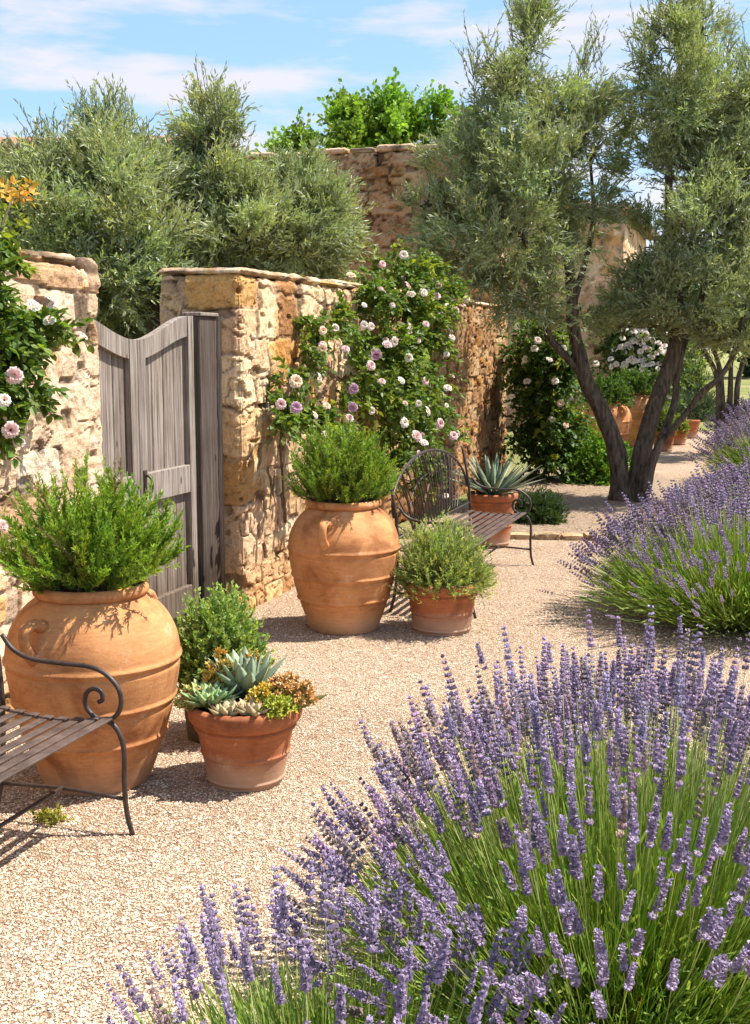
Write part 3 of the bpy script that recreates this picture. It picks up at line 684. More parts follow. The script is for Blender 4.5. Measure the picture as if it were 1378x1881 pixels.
# ------------------------------------------------------------------ trees
def tree(name, label, cat, base, stems, blobs, n, tmpl, leaf, k, slen, color, m, group=None, up=.6, spread=.75, wander=.35, limb_r=.018, bark=None, stem_k=1.0, lump=.26, droop=.05, wisps=()):
    """stems: list of (points, radii) in world space; blobs: (centre, radii, weight)"""
    t = thing(name, base, label, cat, group); b = np.asarray(base, float)
    mb = MB()
    for pts, rad in stems: tube(mb, np.asarray(pts) - b, np.asarray(rad) * stem_k, 20, 10, lump=lump)
    ends = np.concatenate([catmull(np.asarray(p), 4)[3:] for p, _ in stems])
    tw = MB()
    ks = np.array([w * np.prod(r) ** (2 / 3.) for _, r, w in blobs]); ks = (ks / ks.sum() * n).astype(int)
    cr = MB()
    for (c, r, w), q in zip(blobs, ks):
        c = np.asarray(c); r = np.asarray(r)
        e = ends[np.argmin(np.linalg.norm(ends - c, axis=1))]
        mid = (e + c) / 2 + R.normal(0, .08, 3) * np.linalg.norm(c - e)
        tube(mb, np.array((e, mid, c)) - b, (limb_r * 1.6, limb_r, limb_r * .5), 6, 4)
        nb = 7                                  # branchlets carry tufts, so that the crown has clumps and gaps
        tips, _ = in_blob(nb, c, r * .8, .5)
        for tp in tips: tube(mb, np.array((c, (c + tp) / 2 + R.normal(0, .05, 3), tp)) - b, (limb_r * .6, limb_r * .4, limb_r * .2), 5, 3, cap=False)
        nc = max(5, q // 36)
        cc, dd = in_blob(nc, c, r, .42)
        own = R.integers(0, nc, q); off = R.normal(0, 1, (q, 3)) * r.mean() * .15
        org = cc[own] + off - b; dr = unit(dd[own] * 1.0 + Z * up + rdir(q) * wander * 1.6)
        cv = hsv_var(color, nc, .30)[own] * R.uniform(.85, 1.15, (q, 1))
        h_ = q // 9; L_ = slen * R.uniform(.6, 1.3, q)
        shoots(cr, tmpl, org[:h_], dr[:h_], L_[:h_] * 1.25, k, leaf, spread, cv[:h_], droop, stems=tw, stem_r=.0045, stem_col=(1, 1, 1)); shoots(cr, tmpl, org[h_:], dr[h_:], L_[h_:], k, leaf, spread, cv[h_:], droop)
    for (c, r, num, ln) in wisps:               # thin upright sprays standing out of the crown
        org, dd = in_blob(num, np.asarray(c), np.asarray(r), .5); org = org - b
        dr = unit(Z * 1.0 + rdir(num) * .45)
        shoots(cr, tmpl, org, dr, ln * R.uniform(.6, 1.3, num), int(k * 1.3), leaf * .85, spread * .7, hsv_var(color, num, .2), 0, stems=tw, stem_r=.004, stem_col=(1, 1, 1))
    if tw.n:
        cr.v += tw.v; cr.c += [q_ * np.array((.11, .085, .06)) for q_ in tw.c]; cr.f += [f + cr.n for f in tw.f]; cr.n += tw.n
    mb.build('trunk', bark or M['bark'], t, smooth=True)
    cr.build('crown', m, t)
    return t
def pxb(px, py, rx, ry, y, rd=None, w=1.0, dy=0.0):
    s = math.hypot(y, 0) / F
    c = at(px, py, y + dy); return (c, np.array((rx * s, (rd if rd is not None else (rx + ry) / 2 * s), ry * s)), w)
OL = (.285, .335, .155)
# olive on the right, many stems
TY = 12.75
def tp(*q, y=TY): return [at(a, b_, y + (e[0] if e else 0)) for a, b_, *e in q]
base = G(1160, 928); base[2] = 0
def foot(px): g = at(px, 940, TY); g[2] = -.03; return g
st = [
    ([foot(1142)] + tp((1138, 880), (1130, 820), (1105, 755), (1080, 705), (1064, 650), (1052, 590), (1050, 530), (1038, 450), (1010, 360), (985, 250), (965, 140)), (.20, .135, .125, .12, .115, .10, .09, .08, .065, .05, .035, .02)),
    (tp((1072, 690), (1040, 655), (1008, 615), (1003, 560, -.2), (985, 490, -.4), (950, 420, -.5), (900, 380, -.6)), (.06, .055, .05, .045, .04, .03, .02)),
    (tp((1052, 560), (1075, 480, .2), (1090, 400, .3), (1085, 300, .4)), (.06, .045, .035, .02)),
    ([foot(1172)] + tp((1172, 880), (1182, 820), (1200, 755), (1222, 695), (1240, 640), (1245, 580), (1236, 500), (1230, 400), (1230, 300), (1245, 180), (1250, 80)), (.18, .13, .125, .115, .115, .11, .095, .08, .065, .05, .035, .02)),
    ([at(1185, 905, TY - .25)] + tp((1198, 850, -.2), (1222, 790, -.1), (1240, 735), (1244, 690), (1258, 630), (1285, 560), (1310, 470)), (.09, .07, .06, .055, .05, .045, .04, .03)),
    (tp((1212, 815, -.15), (1250, 772, -.2), (1290, 722, -.3), (1325, 690, -.3), (1352, 640, -.3), (1370, 560, -.2)), (.05, .048, .045, .04, .035, .025)),
]
bl = [pxb(a_, b_, rx_ * .92, ry_ * .92, TY, rd=d_ * .9, w=w_, dy=dy) for a_, b_, rx_, ry_, d_, w_, dy in [
    (965, 90, 70, 85, .45, .9, 0), (930, 200, 85, 80, .6, .9, .1), (1010, 215, 90, 80, .6, 1, -.1), (890, 320, 95, 70, .7, 1, 0), (1000, 320, 120, 95, .9, 1.15, -.2), (1090, 280, 70, 80, .6, .8, .2),
    (835, 400, 75, 60, .5, .9, -.2), (930, 430, 120, 85, .8, 1.1, -.4), (1050, 400, 70, 70, .6, .8, .5), (900, 510, 80, 50, .6, .9, -.3), (985, 540, 75, 55, .6, .9, -.4), (785, 375, 28, 34, .3, .6, 0), (1075, 180, 45, 60, .4, .4, .2),
    (1245, 90, 75, 75, .5, .9, 0), (1240, 190, 95, 80, .7, 1.1, 0), (1320, 200, 75, 90, .6, 1, .2), (1195, 285, 55, 60, .5, .75, .2), (1290, 300, 95, 75, .8, 1.1, 0), (1370, 330, 70, 100, .7, 1, .2), (1300, 420, 100, 80, .8, 1.15, -.3),
    (1205, 455, 60, 60, .5, .8, .3), (1340, 520, 80, 75, .7, 1.1, -.2), (1240, 545, 85, 60, .7, 1, -.2), (1300, 600, 85, 40, .6, .9, .1), (1165, 560, 45, 45, .5, .7, .4), (1060, 580, 45, 40, .4, .5, .3), (1370, 600, 50, 50, .5, .8, 0), (1400, 160, 60, 80, .6, .9, .2), (1410, 250, 60, 70, .6, 1, .2), (1400, 440, 60, 70, .6, 1, 0), (1180, 500, 55, 50, .5, .9, .2), (1215, 590, 60, 35, .5, .9, .1), (1150, 600, 40, 35, .4, .6, .5), (1290, 60, 50, 50, .4, .7, .1), (1180, 210, 40, 55, .4, .6, .2), (1340, 610, 70, 35, .5, .8, -.1)]]
ws = [(at(960, 40, TY), (.25, .3, .25), 34, .40), (at(880, 130, TY), (.22, .3, .25), 24, .36), (at(1080, 130, TY), (.25, .3, .25), 26, .42), (at(1245, 40, TY), (.38, .3, .2), 40, .42), (at(1180, 120, TY), (.2, .3, .25), 22, .36), (at(1330, 110, TY), (.2, .3, .25), 24, .36)]
tree('olive_tree', 'big olive tree with dark forked trunks standing in the bed behind the lavender', 'olive tree', base, st, bl, 14500, LANCE, .062, 14, .23, OL, M['olive'], wisps=ws, stem_k=.74)
# three olives behind the wall on the left
def simple_stems(b, tops, r0):
    s = []
    for tpp in tops:
        tpp = np.asarray(tpp); m1 = b + (tpp - b) * .35 + R.normal(0, .10, 3); m2 = b + (tpp - b) * .7 + R.normal(0, .10, 3)
        s.append(([b, m1, m2, tpp], (r0, r0 * .75, r0 * .5, r0 * .22)))
    return s
def olive_from(label, px, y, r0, tops, blobs, n, wisps, group, size=.054):
    b = at(px, 700, y); b[2] = -.02
    tree('olive_tree', label, 'olive tree', b, simple_stems(b, [at(*q, y) for q in tops], r0), [pxb(a, c + (52 if c < 300 else 32 if c < 420 else 8), d * .92, e * .88, y, rd=f * .9, w=g, dy=h) for a, c, d, e, f, g, h in blobs], int(n * 1.25), LANCE, size, 14, .22, OL, M['olive'], group, wisps=[(at(a, c + 52, y), (d * y / F, .3, e * y / F), q, l) for a, c, d, e, q, l in wisps])
GO = 'olive trees behind the garden wall'
olive_from('broad olive tree behind the wall, leftmost, above the wooden gate', 190, 9.4, .11, ((210, 220), (90, 330), (300, 400), (160, 420)),
           [(210, 230, 60, 55, .4, .8, 0), (110, 325, 75, 50, .6, 1, 0), (215, 320, 85, 70, .6, 1.1, -.3), (35, 370, 75, 80, .6, 1, 0), (140, 410, 95, 75, .7, 1.15, -.3), (265, 410, 75, 70, .6, 1, -.2), (60, 470, 75, 55, .5, 1, -.2), (200, 500, 80, 60, .6, 1.1, -.4), (290, 500, 60, 55, .5, 1, -.1), (240, 570, 70, 45, .5, .9, .2), (275, 330, 50, 45, .5, .8, 0), (0, 330, 50, 50, .4, .7, .4), (250, 600, 80, 40, .5, .6, .6)], 6600,
           [(215, 185, 55, 30, 40, .30), (105, 230, 60, 35, 24, .26), (20, 270, 40, 30, 12, .26), (270, 240, 35, 30, 10, .26)], GO)
olive_from('olive tree with a tall pointed crown behind the wall, middle of three', 372, 9.9, .10, ((390, 210), (330, 400), (450, 380)),
           [(392, 205, 38, 55, .35, .85, 0), (390, 290, 65, 60, .5, 1, 0), (340, 370, 65, 65, .5, .9, .2), (440, 340, 60, 60, .5, .95, .1), (455, 430, 65, 60, .5, 1, -.2), (330, 460, 50, 45, .4, .8, 0), (410, 480, 70, 35, .5, .9, -.1), (340, 300, 40, 40, .4, .7, .2), (420, 400, 50, 50, .5, .6, .3)], 3900,
           [(390, 155, 28, 30, 22, .28), (430, 220, 30, 40, 14, .26)], GO)
olive_from('lower rounded olive tree behind the wall beside the tall brown wall', 545, 10.4, .09, ((530, 330), (600, 380), (490, 400)),
           [(540, 320, 60, 42, .45, .9, 0), (500, 380, 60, 55, .5, 1, 0), (580, 370, 60, 55, .5, 1.05, -.2), (625, 400, 28, 38, .3, .7, 0), (540, 440, 75, 45, .5, 1.1, -.3), (610, 455, 35, 35, .35, .8, -.1), (480, 460, 50, 40, .4, .9, 0)], 3300,
           [(540, 285, 55, 20, 20, .22), (620, 360, 20, 30, 8, .2)], GO)
# bright broadleaf tree beyond the tall wall
y = 25.0; b = at(690, 700, y); b[2] = 0
tree('broadleaf_tree', 'bright green broadleaf tree rising behind the tall brown wall', 'tree', b, simple_stems(b, [at(q, 230, y) for q in (545, 660, 740, 850)], .2),
     [pxb(a, c + 54, d * .80, e * .82, y, rd=.6, w=g, dy=h) for a, c, d, e, g, h in ((545, 205, 32, 34, .9, 0), (522, 245, 30, 30, .8, .3), (560, 255, 30, 25, .7, .3), (632, 175, 32, 34, 1, 0), (660, 205, 40, 36, 1, 0), (712, 160, 40, 30, 1, 0), (715, 205, 50, 40, 1.1, -.3), (640, 235, 42, 36, 1.1, -.3), (785, 165, 26, 36, .9, 0), (798, 215, 42, 40, 1, 0), (856, 190, 34, 36, .9, .2), (740, 245, 50, 32, 1, 0), (840, 240, 55, 34, 1, 0), (690, 250, 45, 30, 1, 0))],
     2700, ROUND, .10, 9, .40, (.20, .33, .05), M['leaf'], up=.5, spread=.9, limb_r=.03)
# background olive at the right edge, beyond the lavender
y = 18.5; b = at(1338, 760, y); b[2] = 0
tree('olive_tree', 'distant olive tree with several thin leaning trunks beyond the far lavender', 'olive tree', b, [([b + np.array((dx * .3, 0, 0)), at(p1, 700, y), at(p2, 620, y)], (.05, .04, .03)) for dx, p1, p2 in ((-.5, 1318, 1280), (-.2, 1325, 1305), (.1, 1342, 1345), (.5, 1356, 1385))],
     [pxb(a, c, d, e, y, rd=.8, w=g) for a, c, d, e, g in ((1290, 600, 50, 34, 1), (1340, 590, 55, 40, 1), (1400, 600, 50, 50, 1), (1310, 540, 60, 45, 1), (1380, 530, 60, 50, 1))], 1500, LANCE, .10, 11, .3, OL, M['olive'])
# far treeline
GF = 'trees along the far edge of the field'
for k, (px, hh, ww, lab) in enumerate(((1180, 5.5, 5, 'dark round tree far off behind the white flowered shrub'), (1275, 6.5, 6, 'dark round tree far across the field between the olive trunks'), (1375, 5.5, 6, 'dark round tree far across the field at the right edge'))):
    y = 62.0 + 4 * k; b = at(px, 700, y); b[2] = 0
    tree('field_tree', lab, 'tree', b, [([b, b + Z * hh * .3, b + Z * hh * .6], (.25, .2, .1))], [(b + np.array((R.uniform(-.3, .3) * ww, R.uniform(-.2, .2) * ww, hh * f)), np.array((ww * .38, ww * .4, hh * .27)), 1) for f in (.4, .55, .7, .5)], 700, ROUND, .4, 7, .8, (.06, .10, .03), M['leaf'], GF, limb_r=.05)

# ------------------------------------------------------------------ plants in pots
def rosemary(name, loc, z0, spread_r, hgt, n, label, color, seed, base_r=.16, lean=.75, leaf=.028, k=110, dead=0, tall=1.0):
    t = thing(name, (loc[0], loc[1], z0), label, 'herb'); mb = MB(); sb = MB()
    a = R.uniform(0, 2 * PI, n); rr = np.sqrt(R.random(n)); org = np.stack((base_r * rr * np.cos(a), base_r * rr * np.sin(a), np.full(n, -.012)), 1)
    a2 = a + R.normal(0, .35, n)
    tip = np.stack((np.cos(a2), np.sin(a2), 0 * a), 1) * (spread_r * rr ** .8)[:, None]
    zz = hgt * (1 - .55 * rr ** 2.2) * R.uniform(.30, 1.10, n)
    d = tip - org; d[:, 2] = zz; ln = np.linalg.norm(d, axis=1)
    cols = hsv_var(color, n, .2, .12)
    # curved stems, each with short side sprigs, needles all along
    for i in range(n):
        tt = np.linspace(0, 1, 7)[:, None]
        p = org[i] + d[i] * np.hstack((tt ** 1.2, tt ** 1.2, tt ** .8)) + np.array((math.sin(i), math.cos(i * 1.7), 0)) * .03 * np.sin(tt * PI)
        tube(sb, p, np.linspace(.0028, .0009, 7), 3, cap=False)
        dry = i < dead
        tg = unit(np.gradient(p, axis=0))
        def needles(pp, tn, s, kk, base_s, ll):
            ld = unit(tn * .85 + rdir(kk) * .62); y_ = np.clip(base_s * .55 + .45 * s, 0, 1)[:, None] ** 1.5
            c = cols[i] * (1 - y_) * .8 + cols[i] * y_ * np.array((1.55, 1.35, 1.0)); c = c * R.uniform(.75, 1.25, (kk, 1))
            if dry: c = np.array((.26, .20, .09)) * R.uniform(.7, 1.2, (kk, 1))
            mb.inst(NEEDLE[0], NEEDLE[1], pp, ld, ll * R.uniform(.7, 1.2, kk) * (1.1 - .4 * s), c, xs=1.6)
        kk = int(k * (ln[i] / hgt) * R.uniform(.8, 1.1)); s = np.sort(R.uniform(.10, 1.0, kk)) ** .85
        pos = np.stack([np.interp(s, tt[:, 0], p[:, q]) for q in range(3)], 1); tn = np.stack([np.interp(s, tt[:, 0], tg[:, q]) for q in range(3)], 1)
        needles(pos, tn, s, kk, 1.0, leaf)
        for _ in range(6 if not dry else 1):
            q = R.uniform(.15, .85); o = np.array([np.interp(q, tt[:, 0], p[:, z_]) for z_ in range(3)]); tv = np.array([np.interp(q, tt[:, 0], tg[:, z_]) for z_ in range(3)])
            e = unit(tv * .7 + rdir(1)[0] * .5 + Z * .55); l = R.uniform(.06, .14); kk = int(36 * l / .1); s = np.sort(R.random(kk))
            needles(o + e * (s * l)[:, None], np.tile(e, (kk, 1)), s, kk, q + .1, leaf * .9)
    sb.build('stems', M['stem'], t); mb.build('leaves', M['leaf'], t); return t
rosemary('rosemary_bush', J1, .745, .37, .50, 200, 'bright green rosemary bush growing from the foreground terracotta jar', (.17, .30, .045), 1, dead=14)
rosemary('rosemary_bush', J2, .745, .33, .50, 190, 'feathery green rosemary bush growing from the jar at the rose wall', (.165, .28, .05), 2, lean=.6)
def herb(name, loc, z0, r, hgt, n, label, color, tmpl=OVATE, leaf=.016, k=18, cat='herb', young=(1.5, 1.4, 1.2), up=.5, base_r=None, flat=.5, slen=.4, spread=.8):
    """rounded mound of short leafy sprigs"""
    t = thing(name, (loc[0], loc[1], z0), label, cat); mb = MB(); sb = MB()
    d = rdir(n); d[:, 2] = np.abs(d[:, 2]) * 1.1 - .25; d = unit(d); rad = np.array((r, r, hgt))
    tip = d * rad * (R.uniform(.72, 1.06, (n, 1))); tip[:, 2] = np.maximum(tip[:, 2], -.05 + 0 * tip[:, 2])
    org = tip * (1 - slen); dr = unit(tip - org + Z * up * hgt * .4)
    c = hsv_var(color, n, .25, .1)
    ln = np.linalg.norm(tip - org, axis=1)
    shoots(mb, tmpl, org, dr, ln, k, leaf, spread, c, stems=None)
    m2 = n // 2                                   # fresh tips
    shoots(mb, tmpl, tip[:m2] - dr[:m2] * .03, dr[:m2], .035, 7, leaf * .8, .7, c[:m2] * np.array(young))
    # inner leaves
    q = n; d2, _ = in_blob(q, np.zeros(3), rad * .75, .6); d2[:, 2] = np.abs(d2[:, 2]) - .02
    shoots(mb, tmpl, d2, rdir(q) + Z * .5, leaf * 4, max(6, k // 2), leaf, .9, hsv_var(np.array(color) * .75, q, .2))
    for i in range(0, n, 4): tube(sb, np.array((org[i] * np.array((.15, .15, 0)) + Z * -.02, org[i] * .6, tip[i])), (.003, .002, .001), 3, cap=False)
    sb.build('stems', M['stem'], t); mb.build('leaves', M['leaf'], t); return t
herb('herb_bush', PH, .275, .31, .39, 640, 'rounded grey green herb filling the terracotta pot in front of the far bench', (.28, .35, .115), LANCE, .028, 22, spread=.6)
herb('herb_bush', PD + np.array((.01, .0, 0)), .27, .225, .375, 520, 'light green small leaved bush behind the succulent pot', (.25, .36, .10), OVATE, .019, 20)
herb('mounded_shrub', G(990, 972) + np.array((.02, .28, 0)), .0, .30, .34, 260, 'low dark green mounded plant behind the stone edging', (.045, .085, .025), LANCE, .05, 14, 'shrub')
herb('round_shrub', G(1110, 897) + np.array((0, .4, 0)), .0, .50, .70, 420, 'bright green rounded shrub behind the olive trunks', (.13, .25, .03), OVATE, .045, 14, 'shrub')

# ------------------------------------------------------------------ agaves, rosettes, sedum
def fleshy(mb, org, az, el, ln, wd, th, curl, c0, c1, n=8, base_w=.6):
    """one thick pointed leaf; el = start elevation, curl = change of elevation to the tip"""
    s = np.linspace(0, 1, n); e = el + curl * s; step = ln / (n - 1)
    h = np.array((math.cos(az), math.sin(az), 0)); sd_ = np.array((-math.sin(az), math.cos(az), 0))
    p = np.zeros((n, 3)); p[0] = org
    for i in range(1, n): p[i] = p[i - 1] + step * (h * math.cos(e[i]) + Z * math.sin(e[i]))
    w_ = wd * np.interp(s, (0, .15, .45, .8, 1), (base_w, .8, 1, .55, .02)); tk = th * np.interp(s, (0, .5, 1), (1, .7, .05))
    nr = np.stack([-h * math.sin(q) + Z * math.cos(q) for q in e])
    v = np.concatenate([np.stack((p[i] - sd_ * w_[i] / 2 + nr[i] * w_[i] * .18, p[i] + nr[i] * .02 * w_[i], p[i] + sd_ * w_[i] / 2 + nr[i] * w_[i] * .18, p[i] - nr[i] * tk[i])) for i in range(n)])
    f = []
    for i in range(n - 1):
        for j in range(4):
            k = (j + 1) % 4; f.append((i * 4 + j, i * 4 + k, (i + 1) * 4 + k, (i + 1) * 4 + j))
    c = np.array(c0)[None] * (1 - s[:, None]) + np.array(c1)[None] * s[:, None]
    mb.add(v, f, np.repeat(c, 4, 0))
def rosette(name, loc, label, cat, n, ln, wd, th, c0, c1, el=(1.35, .15), curl=(-.1, .1), group=None, inner=.45, tilt=0):
    t = thing(name, loc, label, cat, group); mb = MB(); ga = 2.39996
    for i in range(n):
        f = i / (n - 1); e = el[0] + (el[1] - el[0]) * f ** .8 + R.normal(0, .05); l = ln * (inner + (1 - inner) * f ** .6) * R.uniform(.9, 1.08)
        r0 = .012 + .10 * ln * f
        v = R.uniform(.88, 1.12)
        fleshy(mb, np.array((math.cos(i * ga) * r0, math.sin(i * ga) * r0, -.005)), i * ga + R.normal(0, .06), e, l, wd * R.uniform(.9, 1.1), th, R.uniform(*curl), np.array(c0) * v, np.array(c1) * v)
    mb.build('leaves', M['succulent'], t, smooth=True); return t
rosette('agave', PA + Z * .44, 'spiky blue green agave in the tall pot at the end of the bench', 'agave', 46, .44, .050, .012, (.14, .20, .13), (.28, .34, .24), el=(1.5, .30), curl=(-.25, .1), inner=.7)
pz = .303
def sp(dx, dy): return PS + np.array((dx, dy, pz))
rosette('agave', sp(-.002, .065) + Z * .02, 'silvery blue green agave rosette at the centre of the succulent pot', 'agave', 24, .190, .064, .012, (.15, .22, .13), (.36, .44, .30), el=(1.5, .78), curl=(-.08, .12), inner=.85)
GE = 'cream striped rosettes in the succulent pot'
rosette('echeveria', sp(-.050, -.135), 'cream and brown striped rosette at the front rim of the succulent pot, left one', 'succulent', 22, .085, .040, .012, (.30, .30, .14), (.58, .46, .28), el=(1.4, .35), curl=(.1, .5), group=GE)
rosette('echeveria', sp(.045, -.130), 'cream and brown striped rosette at the front rim of the succulent pot, right one', 'succulent', 24, .092, .042, .012, (.28, .30, .13), (.55, .40, .26), el=(1.4, .3), curl=(.1, .5), group=GE)
GR = 'green rosettes in the succulent pot'
for i, (dx, dy, l, lab) in enumerate(((-.135, -.085, .10, 'pale green rosette hanging over the front left of the succulent pot'), (-.095, -.03, .095, 'bluish green rosette beside the central agave in the succulent pot'), (-.155, .005, .09, 'small green rosette at the left rim of the succulent pot'))):
    rosette('echeveria', sp(dx, dy) + Z * .03, lab, 'succulent', 22, l, .040, .010, (.17, .28, .09), ((.34, .46, .20), (.26, .40, .24), (.38, .44, .15))[i], el=(1.4, .2), curl=(.1, .5), group=GR)
def sedum(loc, r, h, n, c0, c1, label):
    t = thing('sedum', loc, label, 'succulent', 'sedum clumps in the succulent pot'); mb = MB()
    tv = np.array([(0, 0, 0), (.28, .4, .2), (0, 1, 0), (-.28, .4, .2), (0, .45, -.22)]); tf = [np.array([(0, 1, 2), (0, 2, 3), (0, 4, 1), (1, 4, 2), (2, 4, 3), (3, 4, 0)])]
    p, d = in_blob(n, np.zeros(3), np.array((r, r, h)), .35); p[:, 2] = np.abs(p[:, 2])
    d = unit(d * np.array((1, 1, 0)) + Z * .9 + R.normal(0, .2, (n, 3)))
    f = R.random((n, 1)); cc = np.array(c0) * f + np.array(c1) * (1 - f)
    k = 9
    for j in range(k):
        a = j * 2.4; side = unit(np.cross(d, np.array((.3, .2, 1)))); s2 = np.cross(d, side); e = .25 + .65 * j / k
        ld = d * (1 - e) + (side * math.cos(a) + s2 * math.sin(a)) * e
        mb.inst(tv, tf, p, ld, .021 * R.uniform(.8, 1.2, n), cc * R.uniform(.8, 1.2, (n, 1)))
    for i in range(0, n, 2): mb.inst(LANCE[0], LANCE[1], np.array([p[i] * np.array((.5, .5, 0)) - Z * .01]), np.array([p[i] * np.array((.5, .5, 1)) + Z * .01]), np.array([np.linalg.norm(p[i]) + .01]), np.array((.2, .22, .06)))
    mb.build('leaves', M['succulent'], t); return t
sedum(sp(.165, -.005), .105, .115, 120, (.72, .36, .12), (.60, .40, .16), 'orange bronze sedum clump spilling over the right of the succulent pot')
sedum(sp(.125, -.115), .075, .065, 70, (.48, .46, .06), (.36, .42, .05), 'yellow green sedum clump at the front right of the succulent pot')
sedum(sp(.070, -.060), .058, .10, 60, (.70, .46, .05), (.62, .50, .10), 'golden yellow sedum clump in front of the central agave')
sedum(sp(-.100, .075), .070, .185, 110, (.66, .36, .06), (.50, .42, .09), 'tall orange sedum clump behind the agave in the succulent pot')
sedum(sp(.02, .130), .070, .185, 60, (.58, .36, .07), (.42, .40, .10), 'loose yellow orange sedum clump at the back of the succulent pot')
sedum(sp(-.195, -.035), .065, .075, 70, (.56, .38, .14), (.36, .40, .10), 'small peach sedum clump trailing over the left rim of the succulent pot')

# ------------------------------------------------------------------ iron benches
def bench(front_far, label, L=1.90):
    """front_far: ground point of the front leg at the far end"""
    c = np.asarray(front_far) - D * L / 2 - N * .25
    t = thing('iron_bench', c, label, 'bench', 'curled iron garden benches', rz=PI / 2 - WA)
    hx = L / 2
    def fy(f): return .23 - f                    # f: distance forward of the back
    arm = [(0, .665), (.045, .615), (.12, .588), (.24, .582), (.34, .580), (.405, .560), (.452, .515), (.463, .465), (.445, .420), (.405, .398), (.360, .405), (.328, .437), (.326, .478), (.352, .503), (.384, .497), (.392, .470), (.376, .458)]
    fl = [(.36, .398), (.405, .396), (.445, .368), (.468, .300), (.466, .190), (.472, .080), (.492, .0)]
    blg = [(-.01, .41), (-.015, .25), (-.03, .12), (-.06, .0)]
    for sx in (-1, 1):
        x = sx * hx
        mb = MB(); tube(mb, [(x, fy(f), z) for f, z in arm], .0085, 10, 5); mb.build('armrest', M['iron'], t, smooth=True)
        mb = MB(); tube(mb, [(x, fy(f), z) for f, z in fl], .0092, 10, 5); mb.build('leg', M['iron'], t, smooth=True)
        mb = MB(); tube(mb, [(x, fy(f), z) for f, z in blg], .010, 10, 5); mb.build('leg', M['iron'], t, smooth=True)
        mb = MB(); tube(mb, [(x, fy(-.022), .125), (x, fy(.22), .135), (x, fy(.466), .125)], .0075, 8, 4); mb.build('stretcher', M['iron'], t, smooth=True)
    mb = MB(); tube(mb, [(-hx, fy(.22), .137), (0, fy(.22), .137), (hx, fy(.22), .137)], .0075, 8, 3); mb.build('stretcher', M['iron'], t, smooth=True)
    mb = MB(); sag = lambda f: .405 - .018 * math.sin(min(1, f / .43) * PI) + .0
    for k in range(8):
        f = .012 + k * .0585; n = 10
        box(mb, (0, fy(f), sag(f) + .006), (L - .01, .034, .007), bev=.002)
    for sx in (-1, -.34, .34, 1):
        x = sx * (hx - .004); tube(mb, [(x, fy(f), sag(f) - .006) for f in np.linspace(-.01, .425, 9)], .007, 6)
    mb.build('seat', M['slat'], t)
    mb = MB()
    for sx in (-1, 1):
        x = sx * hx; tube(mb, [(x, fy(-.008), .40), (x, fy(-.025), .62), (x, fy(-.07), .86), (x, fy(-.085), .905)], (.0105, .0105, .009, .006), 10, 4)
    by = lambda z: fy(-.012 - .17 * max(0, z - .45))
    arch = [(-hx, .60), (-hx * .97, .70), (-hx * .82, .80), (-hx * .55, .885), (-hx * .2, .935), (hx * .2, .935), (hx * .55, .885), (hx * .82, .80), (hx * .97, .70), (hx, .60)]
    tube(mb, [(x, by(z), z) for x, z in arch], .0095, 10, 6)
    tube(mb, [(-hx, by(.47), .47), (0, by(.47), .47), (hx, by(.47), .47)], .008, 8, 3)
    A = catmull(np.array(arch), 8)
    nrod = 17
    for k in range(nrod):                        # bent rods fan out from the lower rail to the arch
        q = (k + .5) / nrod; xb = (q - .5) * 2 * hx * .62; xt = (q - .5) * 2 * hx * .95; zt = np.interp(xt, A[:, 0], A[:, 1])
        xm = xt * 1.0 + (xb - xt) * .35 + .02 * math.sin(k * 2.1)
        tube(mb, [(xb, by(.47), .47), ((xb + xm) / 2 - .01 * math.cos(k), by(.58), .47 + (zt - .47) * .33), (xm, by(.7), .47 + (zt - .47) * .66), (xt, by(zt), zt)], .0052, 6, 4)
    inner = [(x * .62, .47 + (z - .47) * .68) for x, z in arch]
    tube(mb, [(x, by(z), z) for x, z in inner], .006, 8, 5)
    mb.build('backrest', M['iron'], t, smooth=True)
    return t
b1 = bench(G(238, 1533), 'dark iron bench with a scrolled arm, standing before the largest jar')
b2 = copy_tree(b1); b2['label'] = 'iron bench with arched wire back against the rose wall, far down the path'
b2.location = G(977, 1039) - D * .95 - N * .25

# ------------------------------------------------------------------ roses
def blossom_mesh(name, c0, c1, petals=22, seed=0):
    rr = np.random.default_rng(seed); mb = MB(); ga = 2.39996
    for i in range(petals):
        f = i / (petals - 1); az = i * ga; e = 1.35 - 1.25 * f; r0 = .12 + .18 * f
        h = np.array((math.cos(az), math.sin(az), 0)); s = np.array((-math.sin(az), math.cos(az), 0)); l = .45 + .35 * f; wd = .45 + .35 * f
        nu = np.array((0, .4, .75, 1.0)); p = []
        for q in nu:
            ee = e - .5 * q; ctr = h * (r0 + l * q * math.cos(ee)) + Z * (l * q * math.sin(ee) + .0)
            ww = wd * (.35 + .65 * math.sin(min(1, q * 1.15) * PI * .62))
            up_ = -h * math.sin(ee) + Z * math.cos(ee)
            p += [ctr - s * ww / 2 + up_ * .12 * ww, ctr - up_ * .04, ctr + s * ww / 2 + up_ * .12 * ww]
        p = np.array(p) + rr.normal(0, .015, (len(p), 3)); fc = []
        for a in range(3):
            for b in range(2): fc.append((a * 3 + b, a * 3 + b + 1, (a + 1) * 3 + b + 1, (a + 1) * 3 + b))
        cc = np.array(c0) * (1 - f) + np.array(c1) * f; mb.add(p, fc, cc * rr.uniform(.92, 1.06))
    o = mb.build(name, M['petal'], smooth=True); me = o.data; bpy.data.objects.remove(o); me.name = name; return me
